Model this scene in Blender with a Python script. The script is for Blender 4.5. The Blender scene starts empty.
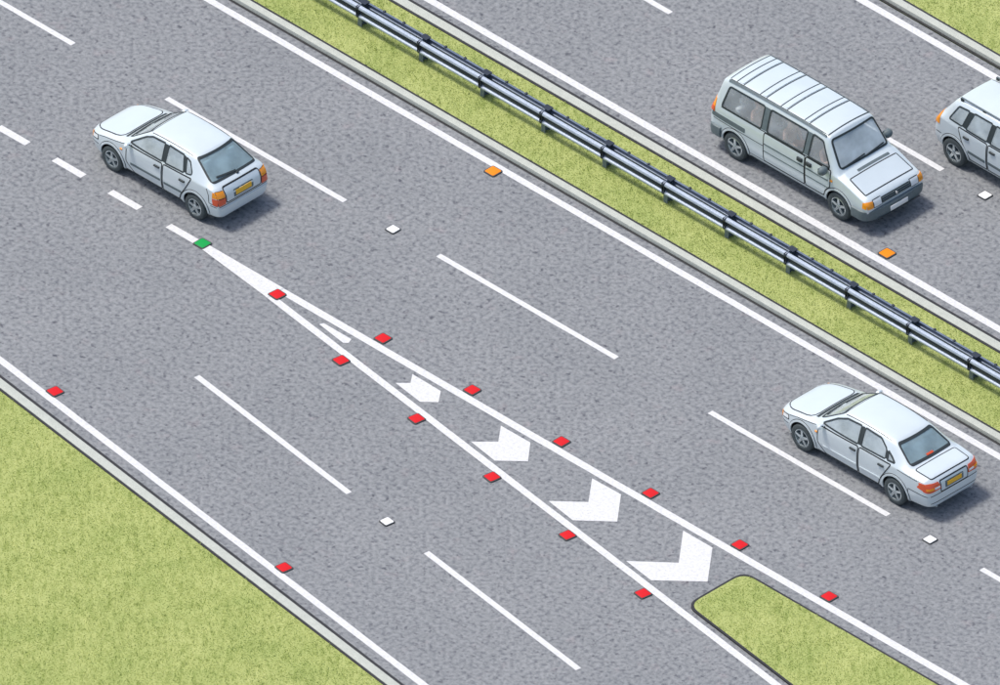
import bpy, bmesh, math, random
import numpy as np
from mathutils import Vector, Matrix
from mathutils.bvhtree import BVHTree

random.seed(7)
rng = np.random.default_rng(7)
R = math.radians
S = bpy.context.scene
COL = S.collection

# ------------------------------------------------------------------ camera
# X runs along the motorway, Y across it, Z up: a true isometric view.
cam = bpy.data.cameras.new('camera')
cam.type = 'ORTHO'
cam.ortho_scale = 22.127
cam.clip_end = 4000
cam_o = bpy.data.objects.new('camera', cam)
COL.objects.link(cam_o)
d = Vector((1, -1, 1)).normalized()
cam_o.location = d * 70
cam_o.rotation_euler = (-d).to_track_quat('-Z', 'Y').to_euler()
S.camera = cam_o

# ------------------------------------------------------------------ light
SUN_EL, SUN_AZ = R(66), (-0.72, -0.32)          # azimuth as a ground vector towards the sun
world = bpy.data.worlds.new('World')
S.world = world
world.use_nodes = True
wn = world.node_tree
sky = wn.nodes.new('ShaderNodeTexSky')
sky.sky_type = 'NISHITA'
sky.sun_disc = False
sky.sun_elevation = SUN_EL
sky.sun_rotation = math.atan2(SUN_AZ[0], SUN_AZ[1])
sky.dust_density = 3.0
sky.air_density = 1.0
sky.ozone_density = 1.0
bg = wn.nodes['Background']
bg.inputs['Strength'].default_value = 0.145
wn.links.new(sky.outputs[0], bg.inputs[0])
sl = bpy.data.lights.new('sun', 'SUN')
sl.energy = 2.4
sl.angle = R(10)
sl.color = (1.0, 0.965, 0.91)
so = bpy.data.objects.new('sun', sl)
COL.objects.link(so)
az = Vector((SUN_AZ[0], SUN_AZ[1], 0)).normalized()
to_sun = az * math.cos(SUN_EL) + Vector((0, 0, math.sin(SUN_EL)))
so.rotation_euler = (-to_sun).to_track_quat('-Z', 'Y').to_euler()
so.location = to_sun * 50
S.view_settings.view_transform = 'Standard'
S.view_settings.look = 'None'
S.view_settings.gamma = 1
S.view_settings.use_curve_mapping = False
S.view_settings.exposure = 0.2


# ------------------------------------------------------------------ materials
def pmat(name, col, rough=0.6, metal=0.0, coat=0.0, spec=None):
    m = bpy.data.materials.new(name)
    m.use_nodes = True
    b = m.node_tree.nodes['Principled BSDF']
    b.inputs['Base Color'].default_value = (*col, 1)
    b.inputs['Roughness'].default_value = rough
    b.inputs['Metallic'].default_value = metal
    b.inputs['Coat Weight'].default_value = coat
    b.inputs['Coat Roughness'].default_value = 0.12
    if spec is not None:
        b.inputs['Specular IOR Level'].default_value = spec
    return m


def nd(m, kind, **kw):
    n = m.node_tree.nodes.new(kind)
    for k, v in kw.items():
        if k in n.inputs:
            n.inputs[k].default_value = v
        else:
            setattr(n, k, v)
    return n


def ramp(m, stops):
    n = m.node_tree.nodes.new('ShaderNodeValToRGB')
    e = n.color_ramp.elements
    while len(e) < len(stops):
        e.new(0.5)
    for el, (p, c) in zip(e, stops):
        el.position = p
        el.color = (*c, 1) if len(c) == 3 else c
    return n


def mixc(m, mode, fac, a, b):
    n = m.node_tree.nodes.new('ShaderNodeMix')
    n.data_type = 'RGBA'
    n.blend_type = mode
    L = m.node_tree.links
    for i, v in ((0, fac), (6, a), (7, b)):
        if hasattr(v, 'is_output'):
            L.new(v, n.inputs[i])
        elif i == 0:
            n.inputs[0].default_value = v
        else:
            n.inputs[i].default_value = (*v, 1)
    return n.outputs[2]


def noisy(name, c0, c1, scale, rough=0.8, bump=0.3, bdist=0.01, scale2=None, specks=None, metal=0.0):
    """two-tone procedural surface: broad mottling, fine grain, optional dark specks and a bump"""
    m = pmat(name, c0, rough, metal)
    L = m.node_tree.links
    b = m.node_tree.nodes['Principled BSDF']
    tc = nd(m, 'ShaderNodeTexCoord')
    n1 = nd(m, 'ShaderNodeTexNoise', Scale=scale, Detail=5.0, Roughness=0.6)
    L.new(tc.outputs['Object'], n1.inputs['Vector'])
    r1 = ramp(m, [(0.3, c0), (0.7, c1)])
    L.new(n1.outputs[0], r1.inputs[0])
    col = r1.outputs[0]
    if scale2:
        n2 = nd(m, 'ShaderNodeTexNoise', Scale=scale2, Detail=3.0)
        L.new(tc.outputs['Object'], n2.inputs['Vector'])
        r2 = ramp(m, [(0.35, (0.86,) * 3), (0.65, (1.1,) * 3)])
        L.new(n2.outputs[0], r2.inputs[0])
        col = mixc(m, 'MULTIPLY', 1.0, col, r2.outputs[0])
    if specks:
        v = nd(m, 'ShaderNodeTexNoise', Scale=specks, Detail=2.0)
        L.new(tc.outputs['Object'], v.inputs['Vector'])
        rv = ramp(m, [(0.60, (1, 1, 1)), (0.72, (0.62, 0.62, 0.66))])
        L.new(v.outputs[0], rv.inputs[0])
        col = mixc(m, 'MULTIPLY', 1.0, col, rv.outputs[0])
    L.new(col, b.inputs['Base Color'])
    bp = nd(m, 'ShaderNodeBump', Strength=bump, Distance=bdist)
    L.new(n1.outputs[0] if not scale2 else n2.outputs[0], bp.inputs['Height'])
    L.new(bp.outputs[0], b.inputs['Normal'])
    return m


def asphalt_mat():
    m = pmat('asphalt', (0.22, 0.22, 0.25), 0.85, spec=0.3)
    L = m.node_tree.links
    b = m.node_tree.nodes['Principled BSDF']
    tc = nd(m, 'ShaderNodeTexCoord')
    co = tc.outputs['Object']

    def nz(scale, det=3.0, ro=0.55):
        n = nd(m, 'ShaderNodeTexNoise', Scale=scale, Detail=det, Roughness=ro)
        L.new(co, n.inputs['Vector'])
        return n.outputs[0]
    broad = ramp(m, [(0.35, (0.220, 0.229, 0.236)), (0.65, (0.240, 0.248, 0.254))])
    L.new(nz(0.35, 4), broad.inputs[0])
    grit = nz(9.5, 2.5)
    gr = ramp(m, [(0.32, (0.66, 0.67, 0.71)), (0.5, (1, 1, 1)), (0.68, (1.22, 1.21, 1.21))])
    L.new(grit, gr.inputs[0])
    c = mixc(m, 'MULTIPLY', 1.0, broad.outputs[0], gr.outputs[0])
    fine = ramp(m, [(0.3, (0.88,) * 3), (0.7, (1.1,) * 3)])
    L.new(nz(70, 2), fine.inputs[0])
    c = mixc(m, 'MULTIPLY', 1.0, c, fine.outputs[0])
    sp = ramp(m, [(0.60, (1, 1, 1)), (0.70, (0.52, 0.52, 0.56))])
    L.new(nz(6.6, 2.5), sp.inputs[0])
    c = mixc(m, 'MULTIPLY', 1.0, c, sp.outputs[0])
    warm = ramp(m, [(0.62, (1, 1, 1)), (0.75, (1.07, 1.0, 1.0))])
    L.new(nz(2.1, 2), warm.inputs[0])
    c = mixc(m, 'MULTIPLY', 1.0, c, warm.outputs[0])
    L.new(c, b.inputs['Base Color'])
    bp = nd(m, 'ShaderNodeBump', Strength=0.8, Distance=0.03)
    L.new(grit, bp.inputs['Height'])
    bp2 = nd(m, 'ShaderNodeBump', Strength=0.5, Distance=0.004)
    L.new(nz(60, 2), bp2.inputs['Height'])
    L.new(bp.outputs[0], bp2.inputs['Normal'])
    L.new(bp2.outputs[0], b.inputs['Normal'])
    return m


def glass_mat(name, tint, refl, sheen, sheen_col, gloss=(0.92, 0.95, 0.96)):
    """clear tinted glass with a mirror coat and a painted pale sky-reflection film"""
    m = bpy.data.materials.new(name)
    m.use_nodes = True
    nt = m.node_tree
    nt.nodes.remove(nt.nodes['Principled BSDF'])
    out = nt.nodes['Material Output']
    t = nd(m, 'ShaderNodeBsdfTransparent', Color=(*tint, 1))
    df = nd(m, 'ShaderNodeBsdfDiffuse', Color=(*sheen_col, 1))  # pale diffuse layer stands in for sky reflected in the glass
    tc = nd(m, 'ShaderNodeTexCoord')
    nz = nd(m, 'ShaderNodeTexNoise', Scale=2.6, Detail=3.0)
    mr = nd(m, 'ShaderNodeMapRange')
    mr.inputs['From Min'].default_value = 0.3
    mr.inputs['From Max'].default_value = 0.7
    mr.inputs['To Min'].default_value = sheen * 0.7
    mr.inputs['To Max'].default_value = sheen * 1.25
    m0 = nd(m, 'ShaderNodeMixShader')
    g = nd(m, 'ShaderNodeBsdfGlossy', Color=(*gloss, 1), Roughness=0.05)
    lw = nd(m, 'ShaderNodeLayerWeight', Blend=0.5)
    fr = nd(m, 'ShaderNodeMath', operation='POWER')
    fr.inputs[1].default_value = 4.0
    nt.links.new(lw.outputs['Facing'], fr.inputs[0])
    ad = nd(m, 'ShaderNodeMath', operation='ADD', use_clamp=True)
    ad.inputs[1].default_value = refl
    mx = nd(m, 'ShaderNodeMixShader')
    L = nt.links
    L.new(tc.outputs['Object'], nz.inputs['Vector'])
    L.new(nz.outputs[0], mr.inputs['Value'])
    L.new(mr.outputs[0], m0.inputs[0])
    L.new(t.outputs[0], m0.inputs[1])
    L.new(df.outputs[0], m0.inputs[2])
    L.new(fr.outputs[0], ad.inputs[0])
    L.new(ad.outputs[0], mx.inputs[0])
    L.new(m0.outputs[0], mx.inputs[1])
    L.new(g.outputs[0], mx.inputs[2])
    # the coat is on the outer face of the pane only
    ge = nd(m, 'ShaderNodeNewGeometry')
    t2 = nd(m, 'ShaderNodeBsdfTransparent', Color=(1, 1, 1, 1))
    my = nd(m, 'ShaderNodeMixShader')
    L.new(ge.outputs['Backfacing'], my.inputs[0])
    L.new(mx.outputs[0], my.inputs[1])
    L.new(t2.outputs[0], my.inputs[2])
    L.new(my.outputs[0], out.inputs[0])
    return m


def paint_mat(name, col, rough=0.28):
    m = pmat(name, col, rough, 0.18, 0.7)
    L = m.node_tree.links
    b = m.node_tree.nodes['Principled BSDF']
    tc = nd(m, 'ShaderNodeTexCoord')
    n = nd(m, 'ShaderNodeTexNoise', Scale=2.2, Detail=4.0)
    L.new(tc.outputs['Object'], n.inputs['Vector'])
    r = ramp(m, [(0.3, tuple(c * 0.95 for c in col)), (0.7, col)])
    L.new(n.outputs[0], r.inputs[0])
    L.new(r.outputs[0], b.inputs['Base Color'])
    return m


def grass_mat(name, c0, c1, c2, blades=False):
    """turf: broad tone patches and combed streaks; blades also vary one by one"""
    m = pmat(name, c1, 0.75, spec=0.15)
    L = m.node_tree.links
    b = m.node_tree.nodes['Principled BSDF']
    tc = nd(m, 'ShaderNodeTexCoord')
    n = nd(m, 'ShaderNodeTexNoise', Scale=0.8, Detail=4.0, Roughness=0.6)
    L.new(tc.outputs['Object'], n.inputs['Vector'])
    r = ramp(m, [(0.33, c0), (0.5, c1), (0.67, c2)])
    L.new(n.outputs[0], r.inputs[0])
    mp = nd(m, 'ShaderNodeMapping')
    mp.vector_type = 'TEXTURE'
    mp.inputs['Rotation'].default_value = (0, 0, R(45))
    mp.inputs['Scale'].default_value = (0.26, 1.0, 1.0)
    L.new(tc.outputs['Object'], mp.inputs['Vector'])
    st = nd(m, 'ShaderNodeTexNoise', Scale=2.6, Detail=3.0, Roughness=0.55, Distortion=0.5)
    L.new(mp.outputs[0], st.inputs['Vector'])
    rs = ramp(m, [(0.32, (0.78, 0.82, 0.70)), (0.48, (1, 1, 1)), (0.66, (1.10, 1.08, 1.12))])
    L.new(st.outputs[0], rs.inputs[0])
    c = mixc(m, 'MULTIPLY', 1.0, r.outputs[0], rs.outputs[0])
    if blades:
        ge = nd(m, 'ShaderNodeNewGeometry')
        rb = ramp(m, [(0.0, (0.92, 0.93, 0.90)), (1.0, (1.07, 1.06, 1.08))])
        L.new(ge.outputs['Random Per Island'], rb.inputs[0])
        c = mixc(m, 'MULTIPLY', 1.0, c, rb.outputs[0])
        tr = nd(m, 'ShaderNodeBsdfTranslucent')
        L.new(c, tr.inputs['Color'])
        mx = nd(m, 'ShaderNodeMixShader')
        mx.inputs[0].default_value = 0.45
        L.new(b.outputs[0], mx.inputs[1])
        L.new(tr.outputs[0], mx.inputs[2])
        L.new(mx.outputs[0], m.node_tree.nodes['Material Output'].inputs[0])
    L.new(c, b.inputs['Base Color'])
    return m


def road_paint():
    m = pmat('road_paint', (0.74, 0.74, 0.73), 0.7)
    L = m.node_tree.links
    b = m.node_tree.nodes['Principled BSDF']
    tc = nd(m, 'ShaderNodeTexCoord')

    def nz(scale, det):
        n = nd(m, 'ShaderNodeTexNoise', Scale=scale, Detail=det)
        L.new(tc.outputs['Object'], n.inputs['Vector'])
        return n.outputs[0]
    r1 = ramp(m, [(0.3, (0.58, 0.58, 0.575)), (0.6, (0.68, 0.68, 0.675))])
    L.new(nz(14, 4), r1.inputs[0])
    r2 = ramp(m, [(0.62, (1, 1, 1)), (0.70, (0.70, 0.70, 0.71))])
    L.new(nz(32, 3), r2.inputs[0])
    L.new(mixc(m, 'MULTIPLY', 1.0, r1.outputs[0], r2.outputs[0]), b.inputs['Base Color'])
    bp = nd(m, 'ShaderNodeBump', Strength=0.4, Distance=0.006)
    L.new(nz(40, 3), bp.inputs['Height'])
    L.new(bp.outputs[0], b.inputs['Normal'])
    return m


M = dict(
    asphalt=asphalt_mat(),
    white=road_paint(),
    kerb=noisy('kerb_concrete', (0.43, 0.45, 0.40), (0.50, 0.52, 0.46), 6, 0.85, 0.2, 0.004, 40),
    joint=noisy('bitumen_joint', (0.012, 0.012, 0.014), (0.03, 0.03, 0.032), 8, 0.6),
    soil=grass_mat('grass_ground', (0.315, 0.37, 0.120), (0.355, 0.40, 0.137), (0.39, 0.43, 0.155)),
    blade=grass_mat('grass_blade', (0.455, 0.525, 0.185), (0.52, 0.575, 0.22), (0.57, 0.615, 0.255), True),
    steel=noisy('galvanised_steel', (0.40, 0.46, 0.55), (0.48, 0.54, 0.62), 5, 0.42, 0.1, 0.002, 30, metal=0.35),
    post=noisy('post_and_shaded_rail_steel', (0.15, 0.19, 0.26), (0.22, 0.26, 0.33), 6, 0.5, 0.1, 0.002, metal=0.4),
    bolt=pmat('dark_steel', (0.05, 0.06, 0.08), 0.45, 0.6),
    paint=paint_mat('silver_white_paint', (0.69, 0.765, 0.79)),
    paint_van=paint_mat('pale_silver_paint', (0.67, 0.75, 0.775)),
    trim=pmat('black_rubber_trim', (0.025, 0.035, 0.038), 0.55),
    bumper=noisy('grey_plastic', (0.10, 0.135, 0.145), (0.14, 0.175, 0.185), 12, 0.55),
    gap=pmat('panel_gap', (0.01, 0.012, 0.014), 0.8),
    tyre=noisy('tyre_rubber', (0.045, 0.06, 0.062), (0.07, 0.085, 0.09), 20, 0.75),
    rim=pmat('alloy_rim', (0.52, 0.58, 0.60), 0.25, 0.8),
    rimdark=pmat('rim_shadow_disc', (0.09, 0.12, 0.13), 0.6),
    under=pmat('underside_black', (0.02, 0.022, 0.024), 0.8),
    inside=pmat('cabin_lining', (0.70, 0.73, 0.74), 0.8),
    seat=noisy('seat_cloth', (0.50, 0.55, 0.57), (0.58, 0.63, 0.65), 30, 0.9),
    dash=pmat('dashboard_plastic', (0.10, 0.12, 0.13), 0.6),
    glass=glass_mat('side_glass', (0.96, 0.98, 0.985), 0.08, 0.42, (0.80, 0.91, 0.95)),
    glass_van=glass_mat('van_side_glass', (0.98, 0.99, 0.99), 0.05, 0.27, (0.88, 0.94, 0.96)),
    glass_rear=glass_mat('tinted_rear_glass', (0.62, 0.78, 0.82), 0.10, 0.40, (0.50, 0.68, 0.73)),
    glass_front=glass_mat('windscreen_glass', (0.92, 0.96, 0.97), 0.08, 0.52, (0.82, 0.92, 0.95)),
    red_lens=pmat('red_lens', (0.72, 0.10, 0.03), 0.18, 0, 0.5),
    orange_lens=pmat('orange_lens', (0.95, 0.33, 0.01), 0.18, 0, 0.5),
    clear_lens=pmat('clear_lens', (0.82, 0.85, 0.85), 0.12, 0.0, 0.6),
    plate_y=pmat('yellow_plate', (0.90, 0.50, 0.03), 0.45),
    plate_w=pmat('white_plate', (0.85, 0.85, 0.83), 0.45),
    chrome=pmat('chrome', (0.75, 0.78, 0.80), 0.15, 1.0),
    mirror=pmat('mirror_glass', (0.8, 0.85, 0.87), 0.05, 1.0),
    stud_red=pmat('red_reflector', (0.62, 0.006, 0.010), 0.5, 0, 0.0, 0.25),
    stud_green=pmat('green_reflector', (0.006, 0.32, 0.065), 0.5, 0, 0.0, 0.25),
    stud_orange=pmat('amber_reflector', (0.85, 0.24, 0.006), 0.5, 0, 0.0, 0.25),
    stud_white=pmat('white_reflector', (0.86, 0.86, 0.86), 0.35, 0, 0.3),
    stud_base=noisy('stud_housing', (0.03, 0.035, 0.035), (0.06, 0.065, 0.065), 20, 0.6),
)


# ------------------------------------------------------------------ helpers
def tag(o, label=None, cat=None, group=None, kind=None):
    for k, v in (('label', label), ('category', cat), ('group', group), ('kind', kind)):
        if v:
            o[k] = v
    return o


def link(name, me, mat, parent=None, smooth=None):
    me.materials.clear() if mat is not None else None
    if mat is not None:
        for mm in (mat if isinstance(mat, (list, tuple)) else [mat]):
            me.materials.append(mm)
    o = bpy.data.objects.new(name, me)
    COL.objects.link(o)
    if parent:
        o.parent = parent
    if smooth is not None:
        me.polygons.foreach_set('use_smooth', [True] * len(me.polygons))
        me.set_sharp_from_angle(angle=R(smooth))
    return o


def mk(name, verts, faces, mat, parent=None, smooth=None, fix=True):
    me = bpy.data.meshes.new(name)
    me.from_pydata([tuple(v) for v in verts], [], faces)
    if fix:
        bm = bmesh.new()
        bm.from_mesh(me)
        bmesh.ops.recalc_face_normals(bm, faces=bm.faces)
        bm.to_mesh(me)
        bm.free()
    me.update()
    return link(name, me, mat, parent, smooth)


def empty(name, loc=(0, 0, 0), rz=0.0):
    o = bpy.data.objects.new(name, None)
    COL.objects.link(o)
    o.location = loc
    o.rotation_euler = (0, 0, rz)
    o.empty_display_size = 0.3
    return o


def dup(root):
    c = root.copy()
    COL.objects.link(c)
    for ch in list(root.children):
        k = ch.copy()
        COL.objects.link(k)
        k.parent = c
        for g in list(ch.children):
            q = g.copy()
            COL.objects.link(q)
            q.parent = k
    return c


def prism(name, poly, z0, z1, mat, parent=None, bevel=0.0):
    """plan polygon extruded from z0 to z1"""
    bm = bmesh.new()
    vs = [bm.verts.new((x, y, z1)) for x, y in poly]
    f = bm.faces.new(vs)
    r = bmesh.ops.extrude_face_region(bm, geom=[f])
    low = [v for v in r['geom'] if isinstance(v, bmesh.types.BMVert)]
    for v in low:
        v.co.z = z0
    bmesh.ops.recalc_face_normals(bm, faces=bm.faces)
    if bevel:
        top = [e for e in bm.edges if all(abs(v.co.z - z1) < 1e-6 for v in e.verts)]
        bmesh.ops.bevel(bm, geom=top, offset=bevel, segments=2, affect='EDGES', profile=0.6)
    bmesh.ops.triangulate(bm, faces=[g for g in bm.faces if len(g.verts) > 4])
    me = bpy.data.meshes.new(name)
    bm.to_mesh(me)
    bm.free()
    return link(name, me, mat, parent, 40 if bevel else None)


def sheet(name, poly, z, mat, parent=None):
    bm = bmesh.new()
    f = bm.faces.new([bm.verts.new((x, y, z)) for x, y in poly])
    f.normal_update()
    if f.normal.z < 0:
        f.normal_flip()
    bmesh.ops.triangulate(bm, faces=[f])
    me = bpy.data.meshes.new(name)
    bm.to_mesh(me)
    bm.free()
    return link(name, me, mat, parent)


def box_vf(x0, x1, y0, y1, z0, z1):
    v = [(x, y, z) for x in (x0, x1) for y in (y0, y1) for z in (z0, z1)]
    f = [(0, 1, 3, 2), (4, 6, 7, 5), (0, 4, 5, 1), (2, 3, 7, 6), (0, 2, 6, 4), (1, 5, 7, 3)]
    return v, f


def bbox(name, b, mat, parent=None, bevel=0.0, seg=2):
    """box with bevelled edges; b = x0,x1,y0,y1,z0,z1"""
    bm = bmesh.new()
    v, f = box_vf(*b)
    vs = [bm.verts.new(p) for p in v]
    for q in f:
        bm.faces.new([vs[i] for i in q])
    bmesh.ops.recalc_face_normals(bm, faces=bm.faces)
    if bevel:
        bmesh.ops.bevel(bm, geom=list(bm.edges), offset=bevel, segments=seg, affect='EDGES', profile=0.5)
    me = bpy.data.meshes.new(name)
    bm.to_mesh(me)
    bm.free()
    return link(name, me, mat, parent, 50)


def round_poly(pts, r, n=4):
    out = []
    N = len(pts)
    for i in range(N):
        p0, p, p1 = Vector(pts[i - 1]), Vector(pts[i]), Vector(pts[(i + 1) % N])
        a, b = p0 - p, p1 - p
        rr = min(r, a.length * 0.45, b.length * 0.45)
        A, B = p + a.normalized() * rr, p + b.normalized() * rr
        for k in range(n + 1):
            t = k / n
            out.append(tuple((1 - t) ** 2 * A + 2 * t * (1 - t) * p + t * t * B))
    return out


def lathe(name, prof, mat, parent=None, n=36, smooth=35):
    """profile of (radius, y) spun about the y axis (closed profile)"""
    vs, fs = [], []
    m = len(prof)
    for i in range(n):
        a = 2 * math.pi * i / n
        for r, y in prof:
            vs.append((r * math.cos(a), y, r * math.sin(a)))
    for i in range(n):
        for j in range(m):
            j2 = (j + 1) % m
            fs.append((i * m + j, i * m + j2, ((i + 1) % n) * m + j2, ((i + 1) % n) * m + j))
    return mk(name, vs, fs, mat, parent, smooth)


# ------------------------------------------------------------------ setting
U0, U1 = -70.0, 70.0


def slip(u, c=-9.33):
    return c - 0.141 * u


g = sheet('ground', [(-900, -900), (900, -900), (900, 900), (-900, 900)], -0.05, M['soil'])
tag(g, kind='structure')

BEND = -12.0                                      # the slip road starts to peel away here
left_edge = lambda off: [(U0, slip(BEND) + off), (BEND - 3, slip(BEND) + off), (BEND + 3, slip(BEND + 3) + off), (U1, slip(U1) + off)]
kerb_in, kerb_out = -0.495, -0.726

near_road = sheet('road', [*left_edge(kerb_in + 0.02), (U1, 5.10), (U0, 5.10)], 0.0, M['asphalt'])
tag(near_road, kind='structure')
far_road = sheet('road', [(U0, 7.76), (U1, 7.76), (U1, 15.20), (U0, 15.20)], 0.0, M['asphalt'])
tag(far_road, kind='structure')


def strip(name, a, b, w, mat, parent, z=0.004):
    a, b = Vector(a), Vector(b)
    n = (b - a).normalized()
    n = Vector((-n.y, n.x)) * (w / 2)
    N = max(1, int((b - a).length / 0.5))
    top, bot = [], []
    for i in range(N + 1):
        p = a.lerp(b, i / N)
        j0, j1 = random.uniform(-1, 1) * 0.0035, random.uniform(-1, 1) * 0.0035
        top.append(tuple(p + n + n.normalized() * j0))
        bot.append(tuple(p - n - n.normalized() * j1))
    return sheet(name, top + bot[::-1], z, mat, parent)


# long edge lines
strip('edge_line', (U0, 4.72), (U1, 4.72), 0.18, M['white'], near_road)
strip('edge_line', (U0, 8.17), (U1, 8.17), 0.19, M['white'], far_road)
strip('edge_line', (U0, 14.93), (U1, 14.93), 0.19, M['white'], far_road)
strip('edge_line', (BEND + 3, slip(BEND + 3)), (U1, slip(U1)), 0.18, M['white'], near_road)
strip('edge_line', (U0, slip(BEND)), (BEND - 3, slip(BEND)), 0.18, M['white'], near_road)
strip('edge_line', (BEND - 3, slip(BEND)), (BEND + 3, slip(BEND + 3)), 0.18, M['white'], near_road, 0.008)
# broken lane lines
for k in range(-5, 6):
    u = -3.33 + 8.5 * k
    strip('lane_dash', (u, 1.40), (u + 5.58, 1.40), 0.145, M['white'], near_road)
    strip('lane_dash', (u, 11.59), (u + 5.58, 11.59), 0.145, M['white'], far_road)
for k in range(0, 6):
    u = -3.83 + 8.36 * k
    strip('lane_dash', (u, slip(u, -6.20)), (u + 5.55, slip(u + 5.55, -6.20)), 0.15, M['white'], near_road)
for k in range(0, 22):
    u = -10.18 - 1.75 * k
    strip('exit_dash', (u, -2.01), (u + 0.91, -2.01), 0.19, M['white'], near_road)

# the nose: stub, solid wedge and two solid lines, then the chevrons
LOW = -3.035                                       # lower line, parallel to the slip road
strip('nose_line', (-8.35, -2.02), (-7.2, -2.02), 0.19, M['white'], near_road)
strip('nose_line', (-4.9, -2.02), (U1, -2.02), 0.20, M['white'], near_road)
strip('nose_line', (-4.9, slip(-4.9, LOW)), (U1, slip(U1, LOW)), 0.185, M['white'], near_road, 0.008)
sheet('nose_wedge', [(-7.25, -1.925), (-4.85, -1.925), (-4.85, slip(-4.85, LOW) - 0.09), (-7.25, -2.14)], 0.012, M['white'], near_road)

def px2uv(x, y):
    a, b = (x - 500) / 0.8660, (y - 342.5) / 0.5
    return (round((a + b) / 73.8, 3), round((a - b) / 73.8, 3))


CHEV = [[px2uv(ox + x / k, oy + y / k) for x, y in pts] for ox, oy, k, pts in (
    (300, 300, 6.225, [(120, 152), (148, 145), (320, 245), (303, 268), (268, 268)]),
    (300, 300, 6.225, [(595, 517), (688, 517), (700, 462), (877, 568), (862, 637), (748, 635)]),
    (400, 380, 6.225, [(442, 385), (612, 385), (628, 285), (812, 390), (797, 507), (590, 503)]),
    (540, 460, 4.505, [(38, 185), (218, 190), (235, 83), (365, 155), (348, 278), (148, 272)]),
    (540, 460, 4.505, [(388, 455), (625, 463), (645, 318), (777, 395), (755, 548), (500, 542)]))]
for c in CHEV:
    sheet('chevron', c, 0.006, M['white'], near_road)

# kerbs, 0.1 m high, with the dark joints along both edges
KH = 0.10


def kerb(pts_in, pts_out, joint_road, joint_back):
    root = prism('kerb', pts_in + pts_out[::-1], -0.04, KH, M['kerb'], None, 0.012)
    tag(root, kind='structure')
    a, b = joint_road
    sheet('gutter_joint', a + b[::-1], 0.006, M['joint'], root)
    a, b = joint_back
    prism('back_joint', a + b[::-1], -0.04, KH - 0.012, M['joint'], root)


def hl(v):
    return [(U0, v), (U1, v)]


kerb(hl(5.085), hl(5.265), (hl(5.02), hl(5.083)), (hl(5.266), hl(5.328)))
kerb(hl(7.735), hl(7.505), (hl(7.78), hl(7.895)), (hl(7.504), hl(7.445)))
kerb(hl(15.285), hl(15.475), (hl(15.222), hl(15.283)), (hl(15.476), hl(15.535)))
kerb(left_edge(kerb_in), left_edge(kerb_out), (left_edge(-0.42), left_edge(-0.345)), (left_edge(kerb_out - 0.001), left_edge(kerb_out - 0.06)))

# turf slabs
med = sheet('central_reservation', [(U0, 5.327), (U1, 5.327), (U1, 7.446), (U0, 7.446)], 0.072, M['soil'])
tag(med, kind='structure')
vr = sheet('verge', [*left_edge(kerb_out - 0.059), (U1, -60), (U0, -60)], 0.072, M['soil'])
tag(vr, kind='structure')
vf = sheet('verge', [(U0, 15.534), (U1, 15.534), (U1, 60), (U0, 60)], 0.072, M['soil'])
tag(vf, kind='structure')
# grassed island in the fork
isl_u, isl_top = 10.05, -2.42


def isl_low(u):
    return slip(u, LOW) + 0.22


def island_poly(inset, end=U1):
    a = round_poly([(isl_u + inset, isl_low(isl_u) + inset), (isl_u + inset, isl_top - inset), (end, isl_top - inset), (end, isl_low(end) + inset * 1.01)], 0.34, 6)
    return a


isl = prism('grass_island', island_poly(0.045), -0.02, 0.040, M['soil'])
tag(isl, kind='structure')
me_out, me_in = island_poly(0.0), island_poly(0.048)
ne = len(me_out)
ev = [(x, y, 0.045) for x, y in me_out] + [(x, y, 0.045) for x, y in me_in] + [(x, y, 0.0) for x, y in me_out]
ef = [(i, (i + 1) % ne, ne + (i + 1) % ne, ne + i) for i in range(ne)] + [(i, (i + 1) % ne, 2 * ne + (i + 1) % ne, 2 * ne + i) for i in range(ne)]
mk('edging', ev, ef, M['joint'], isl)


# grass: real blades over the part of the turf the picture can see and a margin round it
def blades(name, label, box, keep, z0=0.070, dens=1250):
    x0, x1, y0, y1 = box
    n = int((x1 - x0) * (y1 - y0) * dens)
    p = np.stack([rng.uniform(x0, x1, n), rng.uniform(y0, y1, n)], 1)
    p = p[keep(p[:, 0], p[:, 1])]
    n = len(p)
    a = rng.uniform(0, 2 * np.pi, n)
    h = rng.uniform(0.010, 0.028, n)
    tall = rng.random(n) < 0.035
    h[tall] *= 3.0
    w = rng.uniform(0.008, 0.014, n)
    la = rng.uniform(0, 2 * np.pi, n)
    ln = h * rng.uniform(0.2, 0.9, n)
    ax, ay = np.cos(a) * w, np.sin(a) * w
    lx, ly = np.cos(la) * ln, np.sin(la) * ln
    V = np.zeros((n, 4, 3))
    V[:, 0] = np.stack([p[:, 0] - ax, p[:, 1] - ay, np.full(n, z0)], 1)
    V[:, 1] = np.stack([p[:, 0] + ax, p[:, 1] + ay, np.full(n, z0)], 1)
    V[:, 2] = np.stack([p[:, 0] + ax * .7 + lx * .35, p[:, 1] + ay * .7 + ly * .35, z0 + h * .6], 1)
    V[:, 3] = np.stack([p[:, 0] + lx, p[:, 1] + ly, z0 + h], 1)
    base = (np.arange(n) * 4)[:, None]
    F = np.concatenate([base + [0, 1, 2], base + [0, 2, 3]], 1).reshape(-1, 3)
    me = bpy.data.meshes.new(name)
    me.vertices.add(n * 4)
    me.vertices.foreach_set('co', V.reshape(-1))
    me.loops.add(F.size)
    me.loops.foreach_set('vertex_index', F.reshape(-1).astype(np.int32))
    me.polygons.add(len(F))
    me.polygons.foreach_set('loop_start', np.arange(0, F.size, 3, dtype=np.int32))
    me.update(calc_edges=True)
    me.validate()
    tag(link(name, me, M['blade']), label, 'grass', kind='stuff')


def in_view(x, y, m=3.0):
    return (np.abs(x + y) < 15.6 + m) & (np.abs(x - y) < 18.6 + m)


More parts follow.
